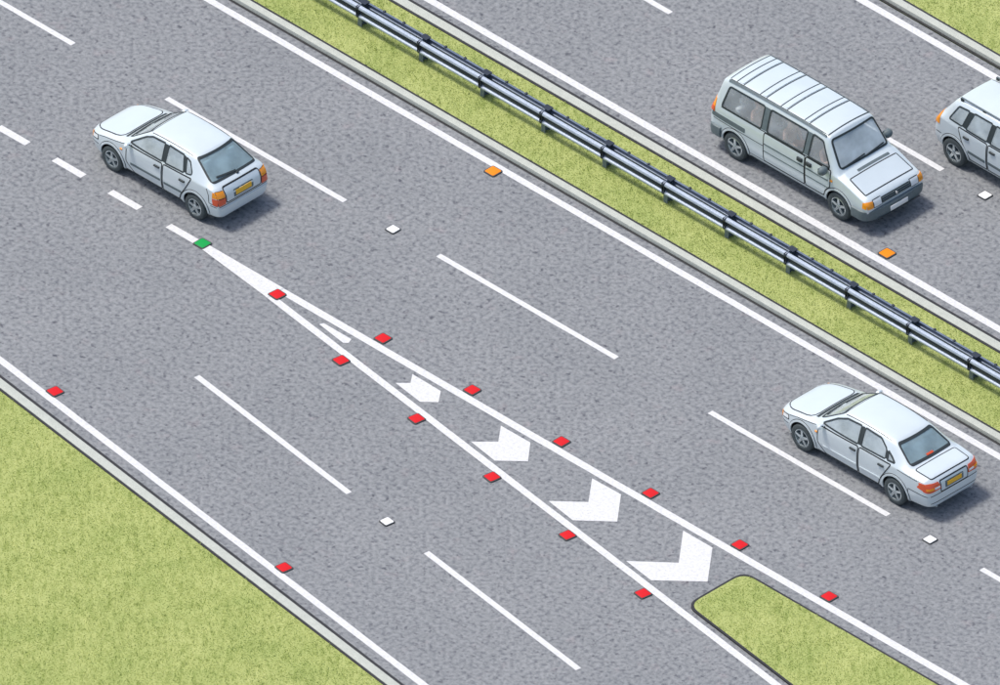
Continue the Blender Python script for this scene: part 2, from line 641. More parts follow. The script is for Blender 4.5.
blades('grass', 'short yellow-green grass on the strip under the crash barrier', (-26, 24, 5.345, 7.43), lambda x, y: in_view(x, y, 16))
blades('grass', 'short grass on the verge at the lower left beside the slip road', (-10, 10, -21, -8.4),
       lambda x, y: in_view(x, y) & (y < slip(x) + kerb_out - 0.07))
blades('grass', 'short grass on the blunt-ended island in the fork of the roads', (10.1, 19.5, -6, -2.47),
       lambda x, y: in_view(x, y, 1.5) & (y > isl_low(x) + 0.06) & (np.hypot(np.maximum(0, isl_u + .36 - x), np.maximum(0, y - (isl_top - .36))) < .31) & ((x > isl_u + .4) | (np.hypot(np.maximum(0, isl_u + .40 - x), np.maximum(0, (isl_low(isl_u) + .36) - y)) < .31)), 0.038)
blades('grass', 'short grass beyond the far kerb in the top right corner', (-7, 4, 15.55, 21), lambda x, y: in_view(x, y, 2.5))

# ------------------------------------------------------------------ crash barrier
BV, BU0, SP = 6.385, -3.04, 1.913
barrier = empty('crash_barrier', (0, BV, 0))
tag(barrier, 'double-sided galvanised steel crash barrier on posts along the central grass strip', 'crash barrier')
# open corrugated beam, facing -y; profile (y, z) and 5 mm thick
prof = [(0.0, 0.33), (-0.060, 0.338), (-0.078, 0.360), (-0.078, 0.392), (-0.055, 0.415), (-0.006, 0.435), (-0.006, 0.532),
        (-0.055, 0.556), (-0.078, 0.576), (-0.078, 0.606), (-0.060, 0.632), (0.0, 0.645)]


def beam_mesh(sgn, off):
    vs, fs = [], []
    m = len(prof)
    for layer in (0.0, 0.006):
        for x in (-0.02, SP + 0.02):
            for y, z in prof:
                vs.append((x, sgn * (y - off + layer), z))
    for j in range(m - 1):
        fs.append((j, j + 1, m + j + 1, m + j))
        fs.append((2 * m + j, 3 * m + j, 3 * m + j + 1, 2 * m + j + 1))
    for j in (0, m - 1):
        fs.append((j, m + j, 3 * m + j, 2 * m + j))
    return vs, fs


FO = 0.085
fronts = {}
POSTS = range(-22, 22)
protos = {}


def instance(key, maker, loc):
    if key not in protos:
        o = maker()
        protos[key] = o
    else:
        o = protos[key].copy()
        COL.objects.link(o)
    o.location = loc
    return o


def post_maker():
    v, f = [], []
    # Z-section post: web and two flanges
    for b in ((-0.005, 0.005, -0.075, 0.075, -0.05, 0.655), (-0.06, 0.06, -0.083, -0.075, -0.05, 0.655), (-0.06, 0.06, 0.075, 0.083, -0.05, 0.655)):
        a, q = box_vf(*b)
        f += [tuple(i + len(v) for i in t) for t in q]
        v += a
    return mk('post', v, f, M['post'], barrier)


def bracket_maker():
    v, f = [], []
    for b in ((-0.035, -0.023, -0.172, -0.083, 0.36, 0.645), (0.023, 0.035, -0.172, -0.083, 0.36, 0.645), (-0.10, 0.10, -0.02, 0.15, 0.657, 0.668)):
        a, q = box_vf(*b)
        f += [tuple(i + len(v) for i in t) for t in q]
        v += a
    return mk('bracket', v, f, M['bolt'], barrier)


def bolt_maker(sgn):
    def fn():
        vs = [(0, sgn * -0.018, 0)]
        for k in range(8):
            a = k * math.pi / 4
            vs.append((0.024 * math.cos(a), sgn * -0.012, 0.024 * math.sin(a)))
        for k in range(8):
            a = k * math.pi / 4
            vs.append((0.024 * math.cos(a), sgn * 0.004, 0.024 * math.sin(a)))
        fs = [(0, 1 + k, 1 + (k + 1) % 8) for k in range(8)] + [(1 + k, 9 + k, 9 + (k + 1) % 8, 1 + (k + 1) % 8) for k in range(8)]
        return mk('bolt', vs, fs, M['bolt'], barrier)
    return fn


def groove_shade_maker():
    # dark bar added along the beam's trough to paint in the groove's shade
    return bbox('groove_shade', (-SP * .5 + .08, SP * .5 - .08, -0.046, 0.0, 0.452, 0.530), M['bolt'], barrier, 0.004, 1)


for k in POSTS:
    u = BU0 + SP * k
    instance('post', post_maker, (u, 0, 0))
    instance('bracket', bracket_maker, (u, 0, 0))
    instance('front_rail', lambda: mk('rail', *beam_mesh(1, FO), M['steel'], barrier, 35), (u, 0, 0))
    instance('back_rail', lambda: mk('rail', *beam_mesh(-1, FO), M['post'], barrier, 35), (u, 0, 0))  # back rail in the darker post steel: its shade is put into the colour
    instance('groove_shade_bar', groove_shade_maker, (u + SP * 0.5, -FO - 0.008, 0))
    for z in (0.376, 0.591):
        instance('bolt_f', bolt_maker(1), (u, -FO - 0.080, z))
    for q in (0.3, 0.62):
        instance('bolt_t', lambda: bbox('bolt', (-0.03, 0.03, -0.03, 0.03, 0.645, 0.672), M['bolt'], barrier, 0.006, 1), (u + SP * q, FO + 0.035, 0))


# ------------------------------------------------------------------ road studs
def make_stud():
    root = empty('road_stud')
    h = 0.163
    bm = bmesh.new()
    rings = []
    for s, z in ((h, -0.005), (h, 0.012), (h * 0.96, 0.018), (h * 0.84, 0.018)):
        pts = round_poly([(-s, -s), (s, -s), (s, s), (-s, s)], 0.05, 3)
        rings.append([bm.verts.new((x, y, z)) for x, y in pts])
    n = len(rings[0])
    for a, b in zip(rings, rings[1:]):
        for i in range(n):
            bm.faces.new((a[i], a[(i + 1) % n], b[(i + 1) % n], b[i]))
    bm.faces.new(rings[-1])
    bmesh.ops.recalc_face_normals(bm, faces=bm.faces)
    me = bpy.data.meshes.new('housing')
    bm.to_mesh(me)
    bm.free()
    link('housing', me, M['stud_base'], root)
    bm = bmesh.new()
    rings = []
    for s, z in ((h * 0.83, 0.016), (h * 0.83, 0.022), (h * 0.66, 0.027), (h * 0.2, 0.028)):
        pts = round_poly([(-s, -s), (s, -s), (s, s), (-s, s)], 0.04 * s / h, 3)
        rings.append([bm.verts.new((x, y, z)) for x, y in pts])
    for a, b in zip(rings, rings[1:]):
        for i in range(n):
            bm.faces.new((a[i], a[(i + 1) % n], b[(i + 1) % n], b[i]))
    bm.faces.new(rings[-1])
    bmesh.ops.recalc_face_normals(bm, faces=bm.faces)
    me = bpy.data.meshes.new('reflector')
    bm.to_mesh(me)
    bm.free()
    link('reflector', me, M['stud_red'], root, 30)
    return root


stud0 = make_stud()
stud_mesh = {}
ORD = ['first', 'second', 'third', 'fourth', 'fifth', 'sixth', 'seventh']
SA = math.atan(-0.141)
STUDS = [(-7.32, -1.99, 'green', 0, 'green road stud at the pointed tip of the white wedge', 1.0),
         (-4.77, -2.20, 'red', SA / 2, 'red road stud where the white wedge splits into two lines', 1.0),
         ]
for i in range(6):
    x, y = 383 + 89.2 * i, 339 + 51.6 * i
    u, v = px2uv(x, y)
    STUDS.append((u, v, 'red', 0, '%s red road stud after the split along the upper straight line' % ORD[i], 1.0))
for i in range(5):
    x, y = 341 + 75.5 * i, 361 + 58.25 * i
    u, v = px2uv(x, y)
    STUDS.append((u, v, 'red', SA, '%s red road stud after the split along the lower slanting line' % ORD[i], 1.0))
for (x, y), c, rz, lab, sc in (
        ((55, 392), 'red', SA, 'red road stud on the slip road edge line by the grass, the upper one', 1.0),
        ((284, 568), 'red', SA, 'red road stud on the slip road edge line by the grass, the lower one', 1.0),
        ((493, 172), 'orange', 0, 'amber road stud on the edge line before the near kerb of the barrier strip', 1.0),
        ((887, 254), 'orange', 0, 'amber road stud on the edge line ahead of the silver van', 1.0),
        ((393, 230), 'white', 0, 'white road stud behind the hatchback between two lane dashes', 0.84),
        ((387, 522), 'white', SA, 'white road stud between two dashes of the slip road', 0.84),
        ((930, 540), 'white', 0, 'white road stud near the rear wheel of the saloon', 0.84),
        ((985, 196), 'white', 0, 'white road stud on the far carriageway at the right edge', 0.84)):
    u, v = px2uv(x, y)
    STUDS.append((u, v, c, rz, lab, sc))
for i, (u, v, c, rz, lab, sc) in enumerate(STUDS):
    o = stud0 if i == 0 else dup(stud0)
    o.location = (u, v, 0.008)
    o.rotation_euler = (0, 0, rz)
    o.scale = (sc, sc, 1)
    for ch in o.children:
        if ch.name.startswith('reflector'):
            if c not in stud_mesh:
                stud_mesh[c] = ch.data.copy()
                stud_mesh[c].materials[0] = M['stud_' + c]
            ch.data = stud_mesh[c]
    tag(o, lab, 'road stud', 'reflective road studs')



# ------------------------------------------------------------------ vehicles
def section(p):
    """half section of a body from the middle of the floor to the middle of the roof"""
    zb, wb, zm, wm, zs, ws, zr, wr, zt = p
    return [(0, zb), (wb * 0.86, zb), (wb, zb + 0.05), (wm, zm), (ws + 0.012, zs - 0.05), (ws, zs),
            (wr + (ws - wr) * 0.12 + 0.012, zr - (zr - zs) * 0.12 - 0.01), (wr - 0.05, zr + 0.012), (wr * 0.5, zt - (zt - zr) * 0.22), (0, zt)]


def evaluated(o):
    bpy.context.view_layer.update()
    dg = bpy.context.evaluated_depsgraph_get()
    me = bpy.data.meshes.new_from_object(o.evaluated_get(dg))
    return me


def drop(o):
    me = o.data
    bpy.data.objects.remove(o)
    if me and me.users == 0:
        bpy.data.meshes.remove(me)


class Vehicle:
    def __init__(self, name, label, cat, loc, rz, stations, sharp, rail=0.45, paint='paint', level=3):
        self.root = empty(name, loc, rz)
        tag(self.root, label, cat)
        self.paint = M[paint]
        ns, ring = len(stations), []
        vs, fs = [], []
        for x, p in stations:
            h = section(p)
            full = h + [(-y, z) for y, z in h[-2:0:-1]]
            vs += [(x, y, z) for y, z in full]
        n = len(full)
        for i in range(ns - 1):
            for j in range(n):
                fs.append((i * n + j, i * n + (j + 1) % n, (i + 1) * n + (j + 1) % n, (i + 1) * n + j))
        fs.append(tuple(range(n)))
        fs.append(tuple((ns - 1) * n + j for j in range(n)))
        o = mk('cage', vs, fs, self.paint)
        cr = o.data.attributes.new('crease_edge', 'FLOAT', 'EDGE')
        for e in o.data.edges:
            a, b = e.vertices
            ia, ja, ib, jb = a // n, a % n, b // n, b % n
            c = 0.0
            if ja == jb:
                if min(ja, n - ja) == 7:
                    c = rail
                elif min(ja, n - ja) in (1, 2):
                    c = 0.5
                elif min(ja, n - ja) == 5:
                    c = 0.35
            elif ia == ib and ia in sharp and min(max(ja, jb), n - min(ja, jb)) >= 6:
                c = sharp[ia]
            if ia == ib and ia in (0, ns - 1):
                c = 0.25
            cr.data[e.index].value = c
        md = o.modifiers.new('s', 'SUBSURF')
        md.levels = md.render_levels = level
        self.lump = evaluated(o)
        drop(o)
        bm = bmesh.new()
        bm.from_mesh(self.lump)
        self.bvh = BVHTree.FromBMesh(bm)
        bm.free()
        self.cuts = []

    # -- projection of a flat outline on the body
    RAY = {'L': (lambda a, b: (a, 5, b), (0, -1, 0)), 'R': (lambda a, b: (a, -5, b), (0, 1, 0)),
           'F': (lambda a, b: (8, a, b), (-1, 0, 0)), 'B': (lambda a, b: (-8, a, b), (1, 0, 0)),
           'T': (lambda a, b: (a, b, 6), (0, 0, -1))}

    def hit(self, face, a, b):
        fn, dr = self.RAY[face]
        o = Vector(fn(a, b))
        loc, nrm, i, dist = self.bvh.ray_cast(o, Vector(dr))
        if loc is None:
            t = o + Vector(dr) * (5 if face in 'LR' else 6)
            if face in 'LR':
                t.y = 0.8 if face == 'L' else -0.8
            loc, nrm, i, dist = self.bvh.find_nearest(t)
        return loc, nrm

    def lay(self, name, face, quads, off, thick, mat, parent=None, smooth=45):
        """quads: bmesh in the xy plane holding the flat outline"""
        bm = quads
        top = {}
        nor = {}
        for v in bm.verts:
            loc, nrm = self.hit(face, v.co.x, v.co.y)
            v.co = loc + nrm * off
            nor[v] = nrm
        bmesh.ops.recalc_face_normals(bm, faces=bm.faces)
        dr = Vector(self.RAY[face][1])
        bm.normal_update()
        if sum(f.normal.dot(dr) * f.calc_area() for f in bm.faces) > 0:
            bmesh.ops.reverse_faces(bm, faces=bm.faces)
        vs = [v.co.copy() for v in bm.verts]
        bm.verts.index_update()
        ns = [nor[v] for v in bm.verts]
        fs = [tuple(v.index for v in f.verts) for f in bm.faces]
        N = len(vs)
        bv = [p - q * thick for p, q in zip(vs, ns)]
        allf = list(fs) + [tuple(i + N for i in reversed(f)) for f in fs]
        for e in bm.edges:
            if len(e.link_faces) == 1:
                a, b = e.verts[0].index, e.verts[1].index
                lo = e.link_faces[0].verts[:]
                ia = [v.index for v in lo].index(a)
                if lo[(ia + 1) % len(lo)].index != b:
                    a, b = b, a
                allf.append((b, a, a + N, b + N))
        bm.free()
        return mk(name, vs + bv, allf, mat, parent or self.root, smooth, fix=False)

    def patch(self, name, face, poly, off, thick, mat, parent=None, step=0.09):
        bm = bmesh.new()
        f = bm.faces.new([bm.verts.new((a, b, 0)) for a, b in poly])
        bmesh.ops.triangulate(bm, faces=[f])
        xs = [p[0] for p in poly]
        ys = [p[1] for p in poly]
        for lo, hi, ax in ((min(xs), max(xs), Vector((1, 0, 0))), (min(ys), max(ys), Vector((0, 1, 0)))):
            t = lo + step
            while t < hi - 0.01:
                bmesh.ops.bisect_plane(bm, geom=bm.verts[:] + bm.edges[:] + bm.faces[:], plane_co=ax * t, plane_no=ax, dist=1e-5)
                t += step
        return self.lay(name, face, bm, off, thick, mat, parent)

    def ribbon(self, name, face, pts, w, off, thick, mat, parent=None, closed=False, step=0.05):
        P = [Vector(p) for p in pts]
        Q = []
        segs = len(P) if closed else len(P) - 1
        for i in range(segs):
            a, b = P[i], P[(i + 1) % len(P)]
            k = max(1, int((b - a).length / step))
            Q += [a.lerp(b, t / k) for t in range(k)]
        if not closed:
            Q.append(P[-1])
        bm = bmesh.new()
        A, B = [], []
        n = len(Q)
        for i in range(n):
            p0 = Q[i - 1] if (i or closed) else Q[i]
            p1 = Q[(i + 1) % n] if (i < n - 1 or closed) else Q[i]
            t = (p1 - p0).normalized()
            q = Vector((-t.y, t.x)) * (w / 2)
            A.append(bm.verts.new((Q[i].x + q.x, Q[i].y + q.y, 0)))
            B.append(bm.verts.new((Q[i].x - q.x, Q[i].y - q.y, 0)))
        for i in range(n if closed else n - 1):
            j = (i + 1) % n
            bm.faces.new((A[i], A[j], B[j], B[i]))
        return self.lay(name, face, bm, off, thick, mat, parent)

    # -- pieces
    def window(self, name, face, poly, mat, r=0.05, seal=0.03, cut=True):
        poly = round_poly(poly, r, 3)
        faces = ('L', 'R') if face == 'S' else (face,)
        for f in faces:
            g = self.patch(name, f, poly, -0.006, 0.005, M[mat])
            if seal:
                self.ribbon('window_seal', f, poly, seal, 0.005, 0.022, M['trim'], g, True)
        if cut:
            self.cuts.append((face, poly))

    def seam(self, face, pts, closed=False, w=0.018, name='panel_seam', parent=None, mat='gap'):
        for f in (('L', 'R') if face == 'S' else (face,)):
            self.ribbon(name, f, pts, w, 0.006 if name == 'roof_gutter' else 0.0025, 0.012, M[mat], parent, closed)

    def panel(self, name, face, poly, r=0.04, off=0.006):
        """an opening panel: dark gap all round, the skin of the panel slightly proud"""
        out = []
        poly = round_poly(poly, r, 3)
        for f in (('L', 'R') if face == 'S' else (face,)):
            p = self.patch(name, f, poly, off, off + 0.004, self.paint)
            self.ribbon('panel_gap', f, poly, 0.024, off + 0.0012, off + 0.006, M['gap'], p, True)
            out.append((f, p))
        return out

    def lump_box(self, name, face, a, b, size, mat, parent=None, proud=0.0, bevel=0.012):
        """bevelled block seated on the body at (a, b); size = along, out, up"""
        loc, n = self.hit(face, a, b)
        sx, so_, sz = size
        o = bbox(name, (-sx / 2, sx / 2, -0.01, so_, -sz / 2, sz / 2), M[mat], parent or self.root, min(bevel, so_ * 0.4, sz * 0.4))
        y = n.normalized()
        up = Vector((0, 0, 1)) if abs(y.z) < 0.8 else Vector((1, 0, 0))
        x = y.cross(up).normalized()
        z = x.cross(y).normalized()
        m = Matrix((x, y, z)).transposed().to_4x4()
        o.matrix_local = Matrix.Translation(loc + y * proud) @ m
        return o

    def finish_body(self, arches, cabin, wheel_r):
        """cut the cabin, the window openings and the wheel arches out of the body"""
        o = bpy.data.objects.new('body', self.lump)
        COL.objects.link(o)
        o.parent = self.root
        o.data.materials.clear()
        o.data.materials.append(self.paint)
        tmp = []

        def cutter(v, f, mat):
            c = mk('cutter', v, f, mat)
            c.parent = self.root
            tmp.append(c)
            md = o.modifiers.new('b', 'BOOLEAN')
            md.operation = 'DIFFERENCE'
            md.solver = 'EXACT'
            md.material_mode = 'TRANSFER'
            md.object = c
        # cabin: list of (x, floor half width, floor z, belt half width, belt z, roof half width, roof z)
        v, f = [], []
        for x, wf, zf, wb, zb, wr, zr in cabin:
            v += [(x, wf, zf), (x, wb, zb), (x, wr, zr), (x, -wr, zr), (x, -wb, zb), (x, -wf, zf)]
        for i in range(len(cabin) - 1):
            for j in range(6):
                f.append((i * 6 + j, i * 6 + (j + 1) % 6, i * 6 + 6 + (j + 1) % 6, i * 6 + 6 + j))
        f += [tuple(range(6)), tuple(len(v) - 6 + j for j in range(6))]
        cutter(v, f, M['inside'])
        for face, poly in self.cuts:
            v, f = [], []
            n = len(poly)
            for t in (0, 1):
                for a, b in poly:
                    if face == 'S':
                        v.append((a, (-2, 2)[t], b))
                    elif face == 'F':
                        v.append(((0.0, 4)[t], a, b))
                    elif face == 'B':
                        v.append(((0.0, -4)[t], a, b))
            f = [(i, (i + 1) % n, n + (i + 1) % n, n + i) for i in range(n)] + [tuple(range(n)), tuple(range(n, 2 * n))]
            cutter(v, f, M['trim'])
        for ax, sy in arches:
            v, f = [], []
            n = 40
            for y in (0.52 * sy, 1.3 * sy):
                for k in range(n):
                    a = 2 * math.pi * k / n
                    v.append((ax + (wheel_r + 0.055) * math.cos(a), y, wheel_r + 0.01 + (wheel_r + 0.055) * math.sin(a)))
            f = [(i, (i + 1) % n, n + (i + 1) % n, n + i) for i in range(n)] + [tuple(range(n)), tuple(range(n, 2 * n))]
            cutter(v, f, M['under'])
        me = evaluated(o)
        drop(o)
        for c in tmp:
            drop(c)
        b = bpy.data.objects.new('body', me)
        COL.objects.link(b)
        b.parent = self.root
        me.name = 'body'
        me.polygons.foreach_set('use_smooth', [True] * len(me.polygons))
        me.set_sharp_from_angle(angle=R(32))
        for ax, sy in arches:
            pts = [(ax + (wheel_r + 0.075) * math.cos(a), wheel_r + 0.01 + (wheel_r + 0.075) * math.sin(a)) for a in [R(-12) + R(204) * k / 26 for k in range(27)]]
            self.ribbon('arch_lip', 'L' if sy > 0 else 'R', pts, 0.05, 0.016, 0.03, self.paint, step=0.2)
            pts = [(ax + (wheel_r + 0.108) * math.cos(a), wheel_r + 0.01 + (wheel_r + 0.108) * math.sin(a)) for a in [R(-8) + R(196) * k / 26 for k in range(27)]]
            self.ribbon('arch_shadow_gap', 'L' if sy > 0 else 'R', pts, 0.014, 0.003, 0.01, M['gap'], step=0.2)
        return b

    def wheels(self, axles, half, r, w=0.2, spokes=5):
        for ax in axles:
            for sy in (1, -1):
                wroot = empty('wheel')
                wroot.parent = self.root
                wroot.location = (ax, sy * (half - w / 2), r)
                wroot.rotation_euler = (0, 0, 0 if sy > 0 else math.pi)
                h = w / 2
                key = ('tyre', r, w)
                if key not in wheel_cache:
                    ri = r * 0.66
                    tyre = lathe('tyre', [(ri, h * 0.8), (ri + 0.015, h * 0.97), (r * 0.86, h), (r * 0.96, h * 0.86), (r, h * 0.62), (r, -h * 0.62), (r * 0.96, -h * 0.86), (r * 0.86, -h), (ri, -h * 0.8)], M['tyre'], wroot)
                    rim = lathe('rim', [(ri + 0.004, h * 0.85), (ri - 0.022, h * 0.90), (ri - 0.03, h * 0.55), (ri - 0.045, h * 0.1), (ri, h * 0.05)], M['rim'], wroot)
                    disc = lathe('brake_disc', [(0.004, h * 0.08), (ri - 0.01, h * 0.08), (ri - 0.01, h * 0.0), (0.004, 0.0)], M['rimdark'], wroot)
                    v, f = [], []
                    for k in range(spokes):
                        a = 2 * math.pi * k / spokes + 0.3
                        ca, sa = math.cos(a), math.sin(a)
                        pts = [(0.03, 0.036, 0.80), (ri - 0.018, 0.026, 0.84)]
                        b0 = len(v)
                        for rr, hw, yy in pts:
                            for q in (-1, 1):
                                for y in (h * yy, h * 0.3):
                                    v.append((rr * ca - q * hw * sa, y, rr * sa + q * hw * ca))
                        f += [tuple(b0 + i for i in q) for q in ((0, 2, 6, 4), (1, 5, 7, 3), (0, 4, 5, 1), (2, 3, 7, 6), (4, 6, 7, 5), (0, 1, 3, 2))]
                    sp = mk('spokes', v, f, M['rim'], rim)
                    hub = lathe('hub_cap', [(0.003, h * 0.93), (0.045, h * 0.90), (0.06, h * 0.8), (0.06, h * 0.4), (0.003, h * 0.4)], M['rim'], rim, 16)
                    wheel_cache[key] = (tyre, rim, disc, sp, hub)
                else:
                    t, rm, dc, sp, hb = [q.copy() for q in wheel_cache[key]]
                    for q in (t, rm, dc, sp, hb):
                        COL.objects.link(q)
                    t.parent = rm.parent = dc.parent = wroot
                    sp.parent = hb.parent = rm

    def mirrors(self, x, z, y_out, mat, size=(0.12, 0.20, 0.13)):
        for sy in (1, -1):
            loc, n = self.hit('L' if sy > 0 else 'R', x, z)
            v, f = [], []
            bm = bmesh.new()
            bmesh.ops.create_icosphere(bm, subdivisions=2, radius=0.5)
            for q in bm.verts:
                q.co.x = max(q.co.x, -0.28)
                q.co = Vector((q.co.x * size[0] * 1.3, q.co.y * size[1], q.co.z * size[2]))
            me = bpy.data.meshes.new('door_mirror')
            bm.to_mesh(me)
            bm.free()
            o = link('door_mirror', me, mat if not isinstance(mat, str) else M[mat], self.root, 60)
            o.location = (x + 0.02, loc.y + sy * y_out, z + 0.07)
            sx = -0.28 * size[0] * 1.3 - 0.002
            p = round_poly([(-size[1] * .36, -size[2] * .36), (size[1] * .36, -size[2] * .36), (size[1] * .36, size[2] * .36), (-size[1] * .36, size[2] * .36)], 0.02, 3)
            m_ = len(p)
            mk('mirror_glass', [(sx, a, b) for a, b in p] + [(sx + 0.004, a, b) for a, b in p],
               [tuple(range(m_)), tuple(range(m_, 2 * m_))] + [(i, (i + 1) % m_, m_ + (i + 1) % m_, m_ + i) for i in range(m_)], M['mirror'], o)
            y0, y1 = sorted((-sy * (y_out + 0.02), -sy * size[1] * 0.25))
            bbox('mirror_arm', (-0.025, 0.025, y0, y1, -0.055, -0.015), M['trim'], o, 0.008, 1)

    def seats(self, spots, zf, mat='seat'):
        """spots: (x, y, width); all share the shape of a cushion, a back and a head rest"""
        for x, y, w in spots:
            s = bbox('seat', (x - 0.26, x + 0.26, y - w / 2, y + w / 2, zf + 0.003, zf + 0.30), M[mat], self.root, 0.05)
            b = bbox('seat_back', (-0.07, 0.07, -w / 2, w / 2, 0, 0.58), M[mat], s, 0.05)
            b.location = (x - 0.25, y, zf + 0.24)
            b.rotation_euler = (0, R(-12), 0)
            for hy in ([0] if w < 0.8 else [-w * 0.3, w * 0.3]):
                h = bbox('head_rest', (-0.045, 0.045, -0.12, 0.12, 0, 0.16), M[mat], s, 0.035)
                h.location = (x - 0.385, y + hy, zf + 0.83)
                h.rotation_euler = (0, R(-8), 0)

    def dashboard(self, x0, x1, w, z0, z1, wheel_y):
        dsh = bbox('dashboard', (x0, x1, -w, w, z0, z1), M['dash'], self.root, 0.05)
        sw = empty('steering_wheel')
        sw.parent = self.root
        sw.location = (x0 - 0.13, wheel_y, z1 + 0.0)
        sw.rotation_euler = (0, 0, R(90))
        vs, fs = [], []
        n, m_ = 24, 8
        tilt = Matrix.Rotation(R(-28), 3, 'X')
        for i in range(n):
            a = 2 * math.pi * i / n
            for j in range(m_):
                b = 2 * math.pi * j / m_
                rr = 0.18 + 0.014 * math.cos(b)
                vs.append(tilt @ Vector((rr * math.cos(a), 0.014 * math.sin(b), rr * math.sin(a))))
        for i in range(n):
            for j in range(m_):
                fs.append((i * m_ + j, i * m_ + (j + 1) % m_, ((i + 1) % n) * m_ + (j + 1) % m_, ((i + 1) % n) * m_ + j))
        mk('steering_rim', vs, fs, M['dash'], sw, 40)
        v, f = [], []
        for b in ((-0.175, 0.175, -0.012, 0.012, -0.02, 0.02), (-0.05, 0.05, -0.2, 0.02, -0.05, 0.05)):
            a, q = box_vf(*b)
            f += [tuple(i + len(v) for i in t) for t in q]
            v += [tilt @ Vector(p) for p in a]
        mk('steering_column', v, f, M['dash'], sw)

    def plate(self, face, y0, y1, z0, z1, mat, surround=None):
        if surround:
            s = self.patch('plate_surround', face, round_poly([(y0 - .06, z0 - .035), (y1 + .06, z0 - .035), (y1 + .06, z1 + .035), (y0 - .06, z1 + .035)], .02, 2), 0.008, 0.02, M[surround])
            self.patch('number_plate', face, [(y0, z0), (y1, z0), (y1, z1), (y0, z1)], 0.016, 0.012, M[mat], s)
        else:
            self.patch('number_plate', face, [(y0, z0), (y1, z0), (y1, z1), (y0, z1)], 0.012, 0.02, M[mat])


wheel_cache = {}


